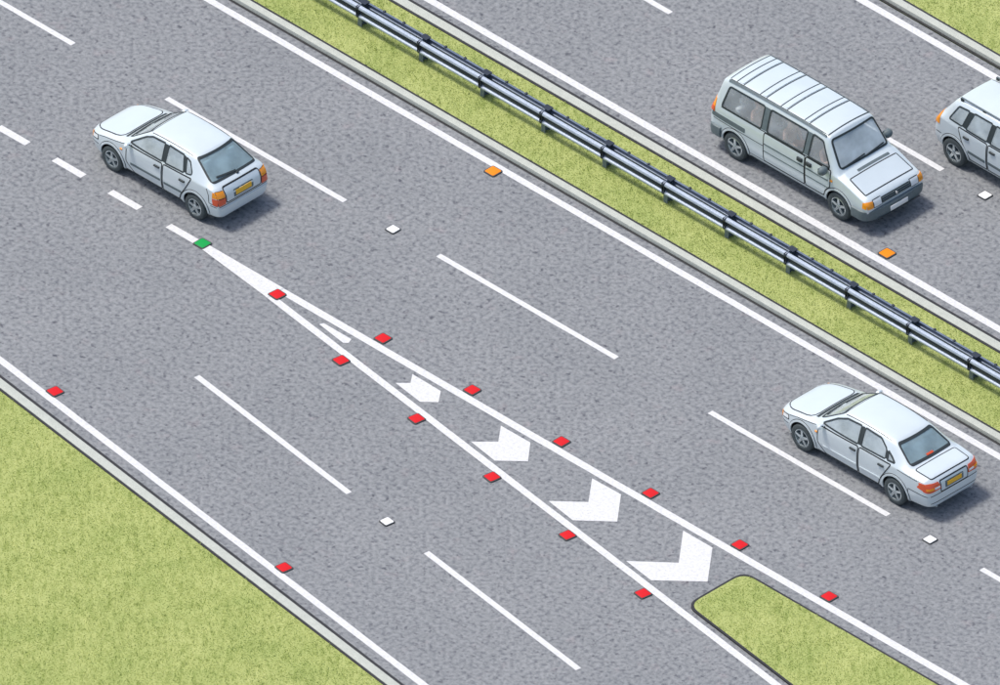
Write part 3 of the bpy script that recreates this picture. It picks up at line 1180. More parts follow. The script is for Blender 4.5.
# ---- five-door hatchback
def hatchback():
    st = [
        # x      zb   wb   zm   wm   zs   ws   zr   wr   zt
        (2.13, (.34, .40, .46, .50, .58, .48, .62, .40, .63)),
        (2.06, (.23, .62, .46, .71, .64, .68, .69, .58, .71)),
        (1.88, (.20, .74, .48, .81, .71, .77, .76, .66, .78)),
        (1.55, (.19, .78, .50, .85, .79, .80, .84, .68, .86)),
        (1.10, (.19, .79, .52, .86, .87, .82, .92, .69, .95)),
        (0.98, (.19, .79, .52, .86, .89, .82, .95, .69, .985)),
        (0.36, (.19, .79, .52, .86, .92, .825, 1.385, .60, 1.425)),
        (0.20, (.19, .79, .52, .86, .925, .825, 1.41, .60, 1.45)),
        (-.45, (.19, .79, .52, .86, .945, .825, 1.425, .60, 1.465)),
        (-.98, (.19, .79, .52, .86, .965, .82, 1.40, .59, 1.44)),
        (-1.10, (.20, .79, .52, .86, .97, .815, 1.375, .58, 1.415)),
        (-1.74, (.22, .77, .52, .83, .96, .79, 1.005, .68, 1.03)),
        (-1.86, (.23, .75, .52, .81, .92, .77, .965, .67, .98)),
        (-1.955, (.25, .73, .50, .795, .78, .75, .85, .64, .86)),
        (-1.995, (.28, .68, .48, .76, .68, .71, .77, .60, .78)),
    ]
    V = Vehicle('hatchback_car', 'silver-white five-door hatchback with tall orange and red rear lights', 'car', (-9.435, -0.58, 0), math.pi, st, {5: .45, 6: .3, 10: .4, 11: .4}, 0.28)
    V.window('windscreen', 'F', [(-.64, 1.01), (.64, 1.01), (.545, 1.375), (-.545, 1.375)], 'glass_front', .06, .03)
    V.window('rear_window', 'B', [(-.665, 1.045), (.665, 1.045), (.535, 1.375), (-.535, 1.375)], 'glass_rear', .04, .03)
    V.window('front_side_window', 'S', [(.80, .985), (.40, 1.27), (.22, 1.345), (-.17, 1.365), (-.23, .995)], 'glass', .03)
    V.window('rear_side_window', 'S', [(-.33, .997), (-.29, 1.365), (-.76, 1.345), (-.90, 1.02)], 'glass', .03)
    V.window('quarter_window', 'S', [(-.965, 1.03), (-.85, 1.325), (-.98, 1.285), (-1.12, 1.10), (-1.12, 1.05)], 'glass', .025, .026)
    V.finish_body([(1.30, 1), (1.30, -1), (-1.30, 1), (-1.30, -1)],
                  [(1.02, .66, .38, .70, .80, .60, .90), (.98, .66, .38, .72, .86, .60, .925), (.36, .70, .30, .755, .90, .53, 1.36), (-1.08, .70, .30, .75, .94, .52, 1.345), (-1.56, .52, .45, .70, .90, .58, 1.0)], 0.31)
    for f in 'LR':
        V.patch('pillar_trim', f, [(-.235, 1.0), (-.185, 1.36), (-.28, 1.36), (-.325, 1.0)], 0.003, 0.01, M['trim'])
        V.patch('pillar_trim', f, [(-.91, 1.03), (-.775, 1.345), (-.84, 1.33), (-.955, 1.04)], 0.003, 0.01, M['trim'])
    for nm, poly, hx, mx in (('front_door', [(.84, .93), (-.26, .955), (-.26, .28), (.62, .28), (.84, .50)], -.12, (.70, -.22)),
                             ('rear_door', [(-.30, .957), (-1.16, .985), (-1.02, .70), (-.86, .44), (-.80, .28), (-.30, .28)], -.90, (-.34, -.88))):
        for f, p in V.panel(nm, 'S', poly):
            V.ribbon('side_moulding', f, [(mx[0], .50), (mx[1], .52)], .055, 0.016, 0.02, M['bumper'], p)
            V.lump_box('door_handle', f, hx, .83, (.17, .035, .045), 'trim', p, .005)
    V.seam('S', [(-1.62, .95), (-1.70, .80), (-1.72, .62), (-1.95, .60)])
    # front
    for p in V.panel('bonnet', 'T', [(1.10, -.68), (1.85, -.64), (2.07, -.44), (2.07, .44), (1.85, .64), (1.10, .68)], .22, .005):
        pass
    V.seam('T', [(1.22, .45), (1.75, .38)], w=.012, name='bonnet_crease')
    V.seam('T', [(1.22, -.45), (1.75, -.38)], w=.012, name='bonnet_crease')
    V.seam('F', [(-.70, .50), (.70, .50)], w=.02, name='bumper_seam')
    V.patch('cowl_grille', 'T', [(1.00, -.62), (1.07, -.62), (1.07, .62), (1.00, .62)], .004, .012, M['trim'])
    for s in (1, -1):
        h = V.patch('headlight', 'F', round_poly([(s * .34, .58), (s * .66, .57), (s * .66, .68), (s * .36, .68)], .03, 3), .006, .02, M['clear_lens'], step=.03)
        V.patch('indicator', 'F', round_poly([(s * .668, .55), (s * .735, .55), (s * .735, .67), (s * .668, .68)], .02, 3), .008, .02, M['orange_lens'], step=.03)
        f = 'L' if s > 0 else 'R'
        V.lump_box('side_repeater', f, 1.0, .74, (.07, .02, .04), 'orange_lens', None, 0)
        h2 = V.patch('headlight_side', f, round_poly([(1.76, .62), (1.98, .58), (1.98, .66), (1.78, .70)], .02, 2), .007, .014, M['clear_lens'], step=.03)
        V.ribbon('lamp_rim', f, [(1.75, .61), (1.99, .57), (1.99, .67), (1.77, .71)], .014, .008, .012, M['gap'], h2, True)
        V.seam(f, [(1.74, .50), (2.04, .48)], w=.016, name='bumper_seam')
        V.seam(f, [(.86, .262), (-.86, .262)], w=.016, name='sill_seam')
        V.seam(f, [(-1.76, .565), (-1.97, .56)], w=.016, name='bumper_seam')
        V.seam(f, [(.92, .90), (1.55, .775), (1.74, .72)], w=.012, name='wing_seam')
        # rear lights: amber above, red below
        t = V.patch('tail_light', 'B', round_poly([(s * .55, .60), (s * .765, .60), (s * .765, .93), (s * .57, .93)], .02, 2), .004, .012, M['trim'], step=.03)
        V.patch('brake_lens', 'B', [(s * .56, .61), (s * .755, .61), (s * .755, .765), (s * .562, .765)], .014, .02, M['red_lens'], t, step=.03)
        V.patch('indicator_lens', 'B', [(s * .565, .785), (s * .755, .785), (s * .755, .92), (s * .575, .92)], .014, .02, M['orange_lens'], t, step=.03)
        sq = 'L' if s > 0 else 'R'
        V.patch('tail_light_side', sq, [(-1.83, .61), (-1.955, .61), (-1.955, .765), (-1.80, .765)], .009, .016, M['red_lens'], step=.03)
        V.patch('tail_light_side', sq, [(-1.80, .785), (-1.955, .785), (-1.92, .90), (-1.80, .92)], .009, .016, M['orange_lens'], step=.03)
    V.patch('front_grille', 'F', round_poly([(-.28, .585), (.28, .585), (.28, .64), (-.28, .64)], .02, 2), .005, .015, M['trim'])
    V.plate('F', -.26, .26, .38, .48, 'plate_w')
    # rear
    V.panel('tailgate', 'B', [(-.53, .62), (.53, .62), (.55, .965), (-.55, .965)], .05)
    V.plate('B', -.24, .24, .70, .81, 'plate_y', 'bumper')
    V.ribbon('rear_wiper', 'B', [(-.05, 1.06), (.48, 1.09)], .022, .018, .016, M['trim'])
    V.lump_box('wiper_pivot', 'B', -.05, 1.03, (.07, .03, .05), 'trim')
    V.seam('B', [(-.74, .575), (.74, .575)], w=.018, name='bumper_seam')
    V.ribbon('bumper_strip', 'B', [(-.72, .50), (.72, .50)], .05, .016, .02, V.paint)
    for s in (1, -1):
        V.ribbon('windscreen_wiper', 'F', [(s * .3 - .3, 1.03), (s * .3 + .25, 1.075)], .02, .014, .012, M['trim'])
        V.seam('T', [(.28, s * .56), (-1.0, s * .55)], w=.014, name='roof_gutter')
    V.seam('T', [(.33, -.54), (.33, .54)], w=.016, name='windscreen_edge')
    V.mirrors(.72, .92, .10, V.paint)
    V.wheels((1.30, -1.30), .855, .31)
    V.seats([(.02, .36, .48), (.02, -.36, .48), (-.80, 0, 1.2)], .30)
    V.dashboard(.50, .90, .60, .60, .90, -.36)
    return V


# ---- four-door saloon
def saloon():
    st = [
        (2.30, (.32, .42, .46, .54, .60, .52, .64, .42, .655)),
        (2.22, (.22, .64, .46, .74, .66, .71, .71, .60, .73)),
        (2.00, (.19, .76, .48, .84, .73, .79, .775, .66, .80)),
        (1.62, (.18, .80, .50, .875, .80, .82, .85, .69, .88)),
        (1.24, (.18, .81, .52, .88, .86, .83, .915, .70, .95)),
        (1.12, (.18, .81, .52, .88, .88, .835, .94, .70, .975)),
        (0.42, (.18, .81, .52, .88, .92, .835, 1.37, .59, 1.41)),
        (0.24, (.18, .81, .52, .88, .925, .835, 1.40, .59, 1.44)),
        (-.45, (.18, .81, .52, .88, .94, .83, 1.415, .59, 1.455)),
        (-1.05, (.18, .81, .52, .88, .95, .83, 1.375, .575, 1.415)),
        (-1.20, (.19, .81, .52, .875, .955, .83, 1.345, .57, 1.38)),
        (-1.78, (.21, .80, .52, .865, .955, .815, 1.00, .68, 1.025)),
        (-1.92, (.22, .78, .52, .855, .95, .805, .985, .68, 1.005)),
        (-2.28, (.24, .76, .52, .83, .93, .78, .965, .66, .98)),
        (-2.40, (.26, .72, .50, .80, .84, .75, .91, .63, .92)),
        (-2.47, (.29, .64, .48, .75, .70, .70, .80, .58, .81)),
    ]
    V = Vehicle('saloon_car', 'silver-white four-door saloon with its boot towards the right edge, beside the kerb', 'car', (9.09, 2.66, 0), math.pi, st, {5: .45, 6: .25, 10: .3, 11: .35, 13: .5}, 0.25)
    V.window('windscreen', 'F', [(-.66, 1.005), (.66, 1.005), (.54, 1.36), (-.54, 1.36)], 'glass_front', .06, .03)
    V.window('rear_window', 'B', [(-.62, 1.045), (.62, 1.045), (.50, 1.335), (-.50, 1.335)], 'glass_rear', .05, .035)
    V.window('front_side_window', 'S', [(.88, .985), (.52, 1.225), (.25, 1.335), (-.19, 1.36), (-.25, .99)], 'glass', .04)
    V.window('rear_side_window', 'S', [(-.35, .992), (-.30, 1.36), (-.80, 1.335), (-1.04, 1.20), (-1.10, 1.01)], 'glass', .05)
    V.window('quarter_window', 'S', [(-1.16, 1.012), (-1.11, 1.18), (-1.26, 1.10), (-1.38, 1.02)], 'glass', .02, .035)
    V.finish_body([(1.45, 1), (1.45, -1), (-1.45, 1), (-1.45, -1)],
                  [(1.14, .66, .38, .70, .80, .58, .88), (1.10, .66, .38, .72, .85, .60, .905), (.42, .72, .28, .765, .90, .52, 1.345), (-1.18, .72, .28, .76, .92, .505, 1.315), (-1.70, .54, .45, .70, .88, .60, .98)], 0.33)
    for f in 'LR':
        V.patch('pillar_trim', f, [(-.255, .995), (-.205, 1.36), (-.29, 1.36), (-.345, .997)], 0.003, 0.01, M['trim'])
        V.patch('pillar_trim', f, [(-1.10, 1.02), (-1.05, 1.19), (-1.10, 1.165), (-1.155, 1.02)], 0.003, 0.01, M['trim'])
    for nm, poly, hx, mx in (('front_door', [(.95, .925), (-.28, .952), (-.28, .27), (.72, .27), (.95, .50)], -.14, (.78, -.24)),
                             ('rear_door', [(-.32, .953), (-1.30, .962), (-1.14, .70), (-.98, .44), (-.92, .27), (-.32, .27)], -1.02, (-.36, -1.0))):
        for f, p in V.panel(nm, 'S', poly):
            V.ribbon('side_moulding', f, [(mx[0], .46), (mx[1], .475)], .045, 0.016, 0.02, V.paint, p)
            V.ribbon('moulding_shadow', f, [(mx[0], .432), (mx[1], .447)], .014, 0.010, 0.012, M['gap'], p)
            V.lump_box('door_handle', f, hx, .83, (.18, .035, .045), 'trim', p, .005)
    V.panel('bonnet', 'T', [(1.24, -.70), (2.0, -.66), (2.24, -.44), (2.24, .44), (2.0, .66), (1.24, .70)], .22, .005)
    for s in (1, -1):
        V.seam('T', [(1.36, s * .46), (1.95, s * .36)], w=.012, name='bonnet_crease')
    V.seam('F', [(-.72, .50), (.72, .50)], w=.02, name='bumper_seam')
    V.patch('cowl_grille', 'T', [(1.12, -.64), (1.21, -.64), (1.21, .64), (1.12, .64)], .004, .012, M['trim'])
    for s in (1, -1):
        V.patch('headlight', 'F', round_poly([(s * .34, .57), (s * .67, .56), (s * .68, .68), (s * .36, .68)], .03, 3), .006, .02, M['clear_lens'], step=.03)
        V.patch('indicator', 'F', round_poly([(s * .69, .55), (s * .755, .55), (s * .755, .67), (s * .69, .68)], .02, 3), .008, .02, M['orange_lens'], step=.03)
        f = 'L' if s > 0 else 'R'
        V.lump_box('side_repeater', f, 1.0, .74, (.07, .02, .04), 'orange_lens')
        h2 = V.patch('headlight_side', f, round_poly([(1.90, .62), (2.14, .58), (2.14, .66), (1.92, .70)], .02, 2), .007, .014, M['clear_lens'], step=.03)
        V.ribbon('lamp_rim', f, [(1.89, .61), (2.15, .57), (2.15, .67), (1.91, .71)], .014, .008, .012, M['gap'], h2, True)
        V.seam(f, [(1.90, .50), (2.18, .48)], w=.016, name='bumper_seam')
        V.seam(f, [(.98, .252), (-.98, .252)], w=.016, name='sill_seam')
        V.seam(f, [(1.03, .89), (1.65, .785), (1.88, .72)], w=.012, name='wing_seam')
        V.seam(f, [(-1.50, .935), (-2.10, .90)], w=.012, name='wing_seam')
        # rear cluster: red, amber inset, clear strip
        t = V.patch('tail_light', 'B', round_poly([(s * .42, .72), (s * .80, .70), (s * .80, .90), (s * .46, .89)], .03, 3), .012, .02, M['red_lens'], step=.03)
        V.patch('reversing_lens', 'B', [(s * .45, .755), (s * .60, .755), (s * .60, .80), (s * .455, .80)], .020, .016, M['clear_lens'], t, step=.03)
        V.patch('indicator_lens', 'B', [(s * .615, .755), (s * .77, .755), (s * .77, .80), (s * .615, .80)], .020, .016, M['orange_lens'], t, step=.03)
        V.patch('tail_light_side', f, round_poly([(-2.10, .76), (-2.40, .71), (-2.385, .87), (-2.20, .90)], .03, 3), .006, .012, M['red_lens'], step=.03)
        # exhaust pipes
        e = lathe('exhaust_pipe', [(.036, -.06), (.036, .06), (.027, .06), (.027, -.06)], M['chrome'], V.root, 16)
        e.location = (-2.40, s * .54, .29)
        e.rotation_euler = (0, 0, R(90))
        V.seam('T', [(.34, s * .555), (-1.08, s * .54)], w=.014, name='roof_gutter')
        V.ribbon('windscreen_wiper', 'F', [(s * .3 - .3, 1.02), (s * .3 + .25, 1.065)], .02, .014, .012, M['trim'])
    V.seam('T', [(.40, -.53), (.40, .53)], w=.016, name='windscreen_edge')
    V.patch('front_grille', 'F', round_poly([(-.26, .56), (.26, .56), (.28, .66), (-.28, .66)], .02, 2), .005, .015, M['trim'])
    V.plate('F', -.26, .26, .38, .48, 'plate_w')
    V.panel('boot_lid', 'T', [(-1.86, -.62), (-1.86, .62), (-2.33, .60), (-2.33, -.60)], .06, .005)
    V.panel('boot_face', 'B', [(-.41, .62), (.41, .62), (.42, .885), (-.42, .885)], .03, .005)
    V.patch('brake_light', 'B', [(-.10, 1.062), (.10, 1.062), (.095, 1.088), (-.095, 1.088)], .012, .02, M['red_lens'])
    V.plate('B', -.22, .22, .70, .795, 'plate_y', 'bumper')
    V.seam('B', [(-.76, .60), (.76, .60)], w=.018, name='bumper_seam')
    V.seam('B', [(-.70, .40), (.70, .40)], w=.016, name='bumper_seam')
    V.seam('S', [(-2.40, .60), (-1.86, .62), (-1.84, .50)], w=.016)
    V.mirrors(.78, .92, .10, V.paint)
    V.wheels((1.45, -1.45), .875, .33)
    V.seats([(.05, .37, .5), (.05, -.37, .5), (-.86, 0, 1.24)], .28)
    V.dashboard(.58, .98, .62, .58, .89, -.37)
    return V


# ---- passenger van
def van():
    st = [
        (2.53, (.40, .74, .50, .80, .64, .79, .69, .70, .70)),
        (2.49, (.33, .82, .50, .89, .74, .86, .80, .77, .81)),
        (2.40, (.29, .85, .52, .91, .80, .87, .855, .785, .875)),
        (2.20, (.28, .86, .55, .915, .86, .87, .91, .78, .935)),
        (1.74, (.27, .87, .58, .92, 1.03, .88, 1.08, .76, 1.11)),
        (1.58, (.27, .87, .58, .92, 1.07, .885, 1.135, .75, 1.165)),
        (1.12, (.27, .87, .58, .92, 1.10, .89, 1.80, .69, 1.86)),
        (0.95, (.27, .87, .58, .92, 1.10, .89, 1.845, .69, 1.90)),
        (0.00, (.27, .87, .58, .92, 1.10, .89, 1.86, .69, 1.915)),
        (-1.3, (.27, .87, .58, .92, 1.10, .89, 1.86, .69, 1.915)),
        (-2.05, (.28, .87, .58, .92, 1.10, .885, 1.84, .68, 1.895)),
        (-2.20, (.29, .86, .58, .91, 1.10, .875, 1.76, .68, 1.81)),
        (-2.38, (.31, .85, .56, .90, 1.06, .86, 1.24, .72, 1.27)),
        (-2.45, (.34, .80, .54, .85, .92, .81, 1.02, .68, 1.04)),
    ]
    V = Vehicle('passenger_van', 'pale silver passenger van with ribbed roof and people inside', 'van', (0.33, 9.54, 0), 0.0, st, {5: .6, 6: .6, 10: .5, 11: .5}, 0.4, 'paint_van')
    V.window('windscreen', 'F', [(-.735, 1.21), (.735, 1.21), (.64, 1.77), (-.64, 1.77)], 'glass_front', .07, .04)
    V.window('rear_window', 'B', [(-.68, 1.32), (.68, 1.32), (.62, 1.72), (-.62, 1.72)], 'glass_rear', .07, .04)
    V.window('front_side_window', 'S', [(1.30, 1.19), (.98, 1.70), (.66, 1.73), (.63, 1.19)], 'glass_van', .05, .035)
    V.window('middle_side_window', 'S', [(.48, 1.19), (.50, 1.73), (-.66, 1.73), (-.66, 1.19)], 'glass_van', .06, .035)
    V.window('rear_side_window', 'S', [(-.84, 1.19), (-.84, 1.73), (-1.95, 1.71), (-2.08, 1.19)], 'glass_van', .06, .035)
    V.finish_body([(1.62, 1), (1.62, -1), (-1.62, 1), (-1.62, -1)],
                  [(1.70, .50, .55, .70, .90, .66, 1.04), (1.58, .50, .50, .80, 1.0, .67, 1.09), (1.10, .50, .45, .83, 1.08, .62, 1.79), (-2.03, .50, .45, .82, 1.08, .62, 1.82), (-2.30, .50, .50, .78, 1.0, .66, 1.28)], 0.34)
    for f in 'LR':
        V.patch('pillar_trim', f, [(.63, 1.20), (.655, 1.73), (.505, 1.73), (.485, 1.20)], .003, .01, M['bumper'])
        V.patch('pillar_trim', f, [(-.665, 1.20), (-.665, 1.73), (-.835, 1.73), (-.835, 1.20)], .003, .01, M['bumper'])
        V.seam(f, [(1.30, 1.175), (-2.08, 1.175)], w=.02, name='belt_line')
        V.seam(f, [(1.35, .80), (-2.30, .82)], w=.014, name='body_crease')
        V.seam(f, [(1.15, .33), (-1.15, .33)], w=.035, name='sill_strip', mat='bumper')
        V.seam(f, [(1.15, .40), (-1.15, .40)], w=.012, name='sill_seam')
        V.patch('fuel_vent_panel', f, round_poly([(-1.30, .98), (-2.34, .98), (-2.36, .86), (-1.30, .86)], .03, 2), .004, .01, M['bumper'])
    for nm, poly, hx in (('front_door', [(1.36, 1.15), (.585, 1.16), (.585, .42), (1.16, .42), (1.22, .60), (1.36, .74)], .70),
                         ('sliding_door', [(.555, 1.16), (-.72, 1.16), (-.72, .42), (.555, .42)], .42)):
        for f, p in V.panel(nm, 'S', poly, .05):
            V.lump_box('door_handle', f, hx, 1.02, (.16, .04, .10), 'trim', p, .005, .015)
            x0, x1 = (1.30, .60) if nm == 'front_door' else (.54, -.70)
            V.ribbon('side_moulding', f, [(x0, .885), (x1, .885)], .03, .014, .016, M['bumper'], p)
            V.ribbon('side_moulding', f, [(x0, .70), (x1, .70)], .022, .014, .016, M['bumper'], p)
    # roof ribs, each a raised band with a dark seam on both sides
    for xa, xb in ((-1.83, -1.62), (-1.11, -.91), (-.46, -.26), (.28, .45)):
        r_ = V.patch('roof_rib', 'T', round_poly([(xa + .03, -.60), (xb - .03, -.60), (xb - .03, .60), (xa + .03, .60)], .03, 2), .014, .02, V.paint)
        for x in (xa, xb):
            V.ribbon('roof_seam', 'T', [(x, -.63), (x, .63)], .028, .004, .01, M['trim'], r_)
    for s in (1, -1):
        V.ribbon('roof_gutter', 'T', [(1.02, s * .655), (-2.02, s * .655)], .035, .016, .02, M['bumper'])
        V.seam('T', [(1.05, s * .625), (-2.0, s * .625)], w=.014, name='roof_side_seam')
    V.ribbon('roof_front_edge', 'T', [(1.03, -.62), (1.03, .62)], .03, .006, .012, M['trim'])
    V.ribbon('roof_rear_edge', 'T', [(-2.02, -.62), (-2.02, .62)], .02, .006, .012, M['trim'])
    # bonnet, scuttle, front face
    V.panel('bonnet', 'T', [(1.80, -.72), (2.31, -.74), (2.31, .74), (1.80, .72)], .03, .006)
    V.patch('scuttle_vent', 'T', round_poly([(1.69, -.40), (1.755, -.40), (1.755, .58), (1.69, .58)], .02, 2), .006, .014, M['bumper'])
    V.ribbon('windscreen_wiper', 'F', [(-.62, 1.215), (.02, 1.26)], .025, .016, .014, M['trim'])
    V.ribbon('windscreen_wiper', 'F', [(.02, 1.215), (.62, 1.26)], .025, .016, .014, M['trim'])
    V.patch('front_grille', 'F', round_poly([(-.44, .66), (.44, .66), (.44, .80), (-.44, .80)], .02, 2), .010, .02, M['trim'])
    for z in (.69, .73, .77):
        V.ribbon('grille_bar', 'F', [(-.43, z), (.43, z)], .016, .022, .014, M['bumper'])
    b = V.hit('F', 0, .735)[0]
    e = lathe('grille_badge', [(.002, -.02), (.032, -.02), (.032, .035), (.002, .035)], M['chrome'], V.root, 20)
    e.location = b
    e.rotation_euler = (0, 0, R(-90))
    for s in (1, -1):
        h = V.patch('headlight', 'F', round_poly([(s * .455, .655), (s * .69, .655), (s * .69, .82), (s * .455, .82)], .02, 2), .014, .025, M['clear_lens'], step=.03)
        V.ribbon('headlight_rim', 'F', [(s * .455, .655), (s * .69, .655), (s * .69, .82), (s * .455, .82)], .014, .016, .02, M['trim'], h, True)
        V.patch('indicator', 'F', round_poly([(s * .705, .655), (s * .86, .655), (s * .855, .80), (s * .705, .81)], .02, 2), .014, .025, M['orange_lens'], step=.03)
        f = 'L' if s > 0 else 'R'
        V.patch('corner_indicator', f, round_poly([(2.47, .655), (2.36, .655), (2.36, .795), (2.47, .795)], .01, 2), .012, .02, M['orange_lens'], step=.03)
        V.lump_box('side_repeater', f, 1.40, .92, (.07, .02, .05), 'orange_lens')
        t = V.patch('tail_light', f, [(-2.26, .98), (-2.42, .98), (-2.36, 1.28), (-2.27, 1.28)], .010, .02, M['orange_lens'], step=.03)
        V.patch('brake_lens', f, [(-2.27, .985), (-2.42, .985), (-2.40, 1.10), (-2.27, 1.10)], .016, .02, M['red_lens'], t, step=.03)
        V.patch('tail_light_rear', 'B', [(s * .62, .72), (s * .80, .72), (s * .80, 1.12), (s * .66, 1.12)], .010, .02, M['red_lens'], step=.03)

    # wrap-round bumpers: a moulded band following the plan of the body
    def bumper(name, xa, sgn, z0, z1, x_end):
        prof_ = [(0.0, z0), (.05, z0 + .02), (.065, (z0 + z1) / 2), (.05, z1 - .02), (0.0, z1)]
        path = []
        zc = (z0 + z1) / 2
        for k in range(41):
            a = R(-90 + 180 * k / 40)
            path.append((xa + sgn * .40 * max(0, math.cos(a)) ** 0.42 - .40 * sgn, .90 * math.copysign(abs(math.sin(a)) ** 0.6, math.sin(a))))
        path = [(x_end, -.90)] + path + [(x_end, .90)]
        vs, fs = [], []
        m_ = len(prof_)
        for i, (x, y) in enumerate(path):
            p0, p1 = path[max(0, i - 1)], path[min(len(path) - 1, i + 1)]
            t = Vector((p1[0] - p0[0], p1[1] - p0[1])).normalized()
            nn = Vector((t.y, -t.x)) * sgn
            for o_, z in prof_:
                vs.append((x + nn.x * o_, y + nn.y * o_, z))
        for i in range(len(path) - 1):
            for j in range(m_):
                fs.append((i * m_ + j, i * m_ + (j + 1) % m_, (i + 1) * m_ + (j + 1) % m_, (i + 1) * m_ + j))
        fs += [tuple(range(m_)), tuple((len(path) - 1) * m_ + j for j in range(m_))]
        return mk(name, vs, fs, M['bumper'], V.root, 50)
    bumper('front_bumper', 2.55, 1, .33, .60, 2.06)
    bumper('rear_bumper', -2.47, -1, .38, .66, -2.05)
    bbox('bumper_lip', (2.602, 2.622, -.66, .66, .345, .375), M['trim'], V.root, .006, 1)
    bbox('number_plate', (2.612, 2.632, -.27, .27, .405, .525), M['plate_w'], V.root, .004, 1)
    V.mirrors(1.22, 1.10, .13, 'bumper', (.16, .26, .22))
    V.wheels((1.62, -1.62), .92, .34)
    V.seats([(.78, .42, .52), (.78, -.42, .52), (-.35, -.08, 1.35), (-1.35, -.08, 1.35)], .45)
    V.dashboard(1.22, 1.60, .66, .70, 1.05, -.42)
    return V


# ---- estate / sport utility car leaving the frame on the right
def suv():
    st = [
        (2.22, (.40, .44, .52, .56, .68, .54, .74, .44, .755)),
        (2.14, (.30, .66, .54, .76, .78, .73, .84, .62, .86)),
        (1.95, (.26, .78, .56, .85, .86, .81, .92, .68, .94)),
        (1.50, (.25, .80, .58, .88, .92, .83, .98, .70, 1.005)),
        (1.05, (.25, .80, .58, .88, .97, .84, 1.03, .71, 1.06)),
        (0.93, (.25, .80, .58, .88, .98, .84, 1.05, .71, 1.085)),
        (0.36, (.25, .80, .58, .88, 1.0, .84, 1.53, .62, 1.57)),
        (0.18, (.25, .80, .58, .88, 1.0, .84, 1.58, .62, 1.62)),
        (-.50, (.25, .80, .58, .88, 1.02, .84, 1.60, .62, 1.64)),
        (-1.3, (.25, .80, .58, .88, 1.04, .83, 1.58, .61, 1.62)),
        (-1.50, (.26, .80, .58, .87, 1.05, .82, 1.53, .60, 1.57)),
        (-1.83, (.28, .78, .58, .85, 1.05, .80, 1.12, .66, 1.15)),
        (-1.93, (.30, .76, .56, .83, .94, .78, 1.02, .64, 1.04)),
        (-1.98, (.33, .70, .52, .78, .80, .73, .90, .60, .92)),
    ]
    V = Vehicle('estate_car', 'silver-white tall estate car with roof rails, cut by the right edge', 'car', (3.60, 12.76, 0), 0.0, st, {5: .6, 6: .55, 10: .5, 11: .5}, 0.45)
    V.window('windscreen', 'F', [(-.66, 1.115), (.66, 1.115), (.56, 1.52), (-.56, 1.52)], 'glass_front', .06, .03)
    V.window('rear_window', 'B', [(-.60, 1.17), (.60, 1.17), (.53, 1.50), (-.53, 1.50)], 'glass_rear', .06, .03)
    V.window('front_side_window', 'S', [(.72, 1.08), (.30, 1.46), (.12, 1.50), (-.18, 1.51), (-.22, 1.085)], 'glass', .04)
    V.window('rear_side_window', 'S', [(-.32, 1.09), (-.29, 1.51), (-.86, 1.505), (-.99, 1.105)], 'glass', .04)
    V.window('luggage_side_window', 'S', [(-1.10, 1.12), (-1.0, 1.495), (-1.34, 1.47), (-1.52, 1.13)], 'glass', .04)
    V.finish_body([(1.30, 1), (1.30, -1), (-1.30, 1), (-1.30, -1)],
                  [(.98, .66, .45, .70, .90, .60, .98), (.92, .66, .45, .72, .94, .60, 1.02), (.36, .70, .36, .77, .98, .55, 1.50), (-1.46, .52, .40, .75, 1.0, .53, 1.50), (-1.74, .52, .50, .70, .98, .58, 1.09)], 0.345)
    for f in 'LR':
        V.patch('pillar_trim', f, [(-.225, 1.09), (-.19, 1.505), (-.28, 1.505), (-.315, 1.09)], .003, .01, M['trim'])
        V.patch('pillar_trim', f, [(-1.0, 1.11), (-.875, 1.50), (-.99, 1.49), (-1.09, 1.12)], .003, .01, M['trim'])
        V.ribbon('sill_trim', f, [(.88, .32), (-.88, .32)], .10, .014, .02, M['bumper'])
        s = 1 if f == 'L' else -1
        # roof rail on three feet
        rr = empty('roof_rail')
        rr.parent = V.root
        pts = [(.10, s * .56), (-1.40, s * .55)]
        z = V.hit('T', -.6, s * .55)[0].z
        bbox('rail_bar', (-1.36, .08, s * .555 - .018, s * .555 + .018, z + .035, z + .065), M['bumper'], rr, .01, 2)
        for x in (-1.33, -.64, .05):
            zz = V.hit('T', x, s * .555)[0].z
            bbox('rail_foot', (x - .05, x + .05, s * .555 - .015, s * .555 + .015, zz - .01, z + .04), M['trim'], rr, .006, 1)
        V.seam('T', [(.15, s * .50), (-1.45, s * .50)], w=.014, name='roof_seam')
        V.patch('tail_light', f, [(-1.78, .88), (-1.93, .88), (-1.84, 1.14), (-1.78, 1.14)], .010, .02, M['orange_lens'], step=.03)
        V.patch('tail_light_rear', 'B', [(s * .60, .80), (s * .78, .80), (s * .76, 1.08), (s * .62, 1.08)], .010, .02, M['red_lens'], step=.03)
        V.patch('headlight', 'F', round_poly([(s * .36, .68), (s * .70, .68), (s * .70, .80), (s * .38, .80)], .03, 3), .008, .02, M['clear_lens'], step=.03)
        V.lump_box('side_repeater', f, 1.0, .82, (.07, .02, .04), 'orange_lens')
    for nm, poly, hx, mx in (('front_door', [(.80, 1.03), (-.25, 1.05), (-.25, .38), (.66, .38), (.80, .58)], -.10, (.66, -.22)),
                             ('rear_door', [(-.29, 1.05), (-1.20, 1.075), (-1.06, .78), (-.88, .52), (-.82, .38), (-.29, .38)], -.92, (-.33, -.86))):
        for f, p in V.panel(nm, 'S', poly):
            V.ribbon('side_moulding', f, [(mx[0], .58), (mx[1], .60)], .07, .016, .02, M['bumper'], p)
            V.lump_box('door_handle', f, hx, .92, (.17, .035, .05), 'trim', p, .005)
    V.seam('S', [(-1.72, .66), (-1.95, .66)], name='bumper_seam')
    V.panel('bonnet', 'T', [(1.08, -.66), (1.85, -.60), (2.1, -.4), (2.1, .4), (1.85, .60), (1.08, .66)], .1, .005)
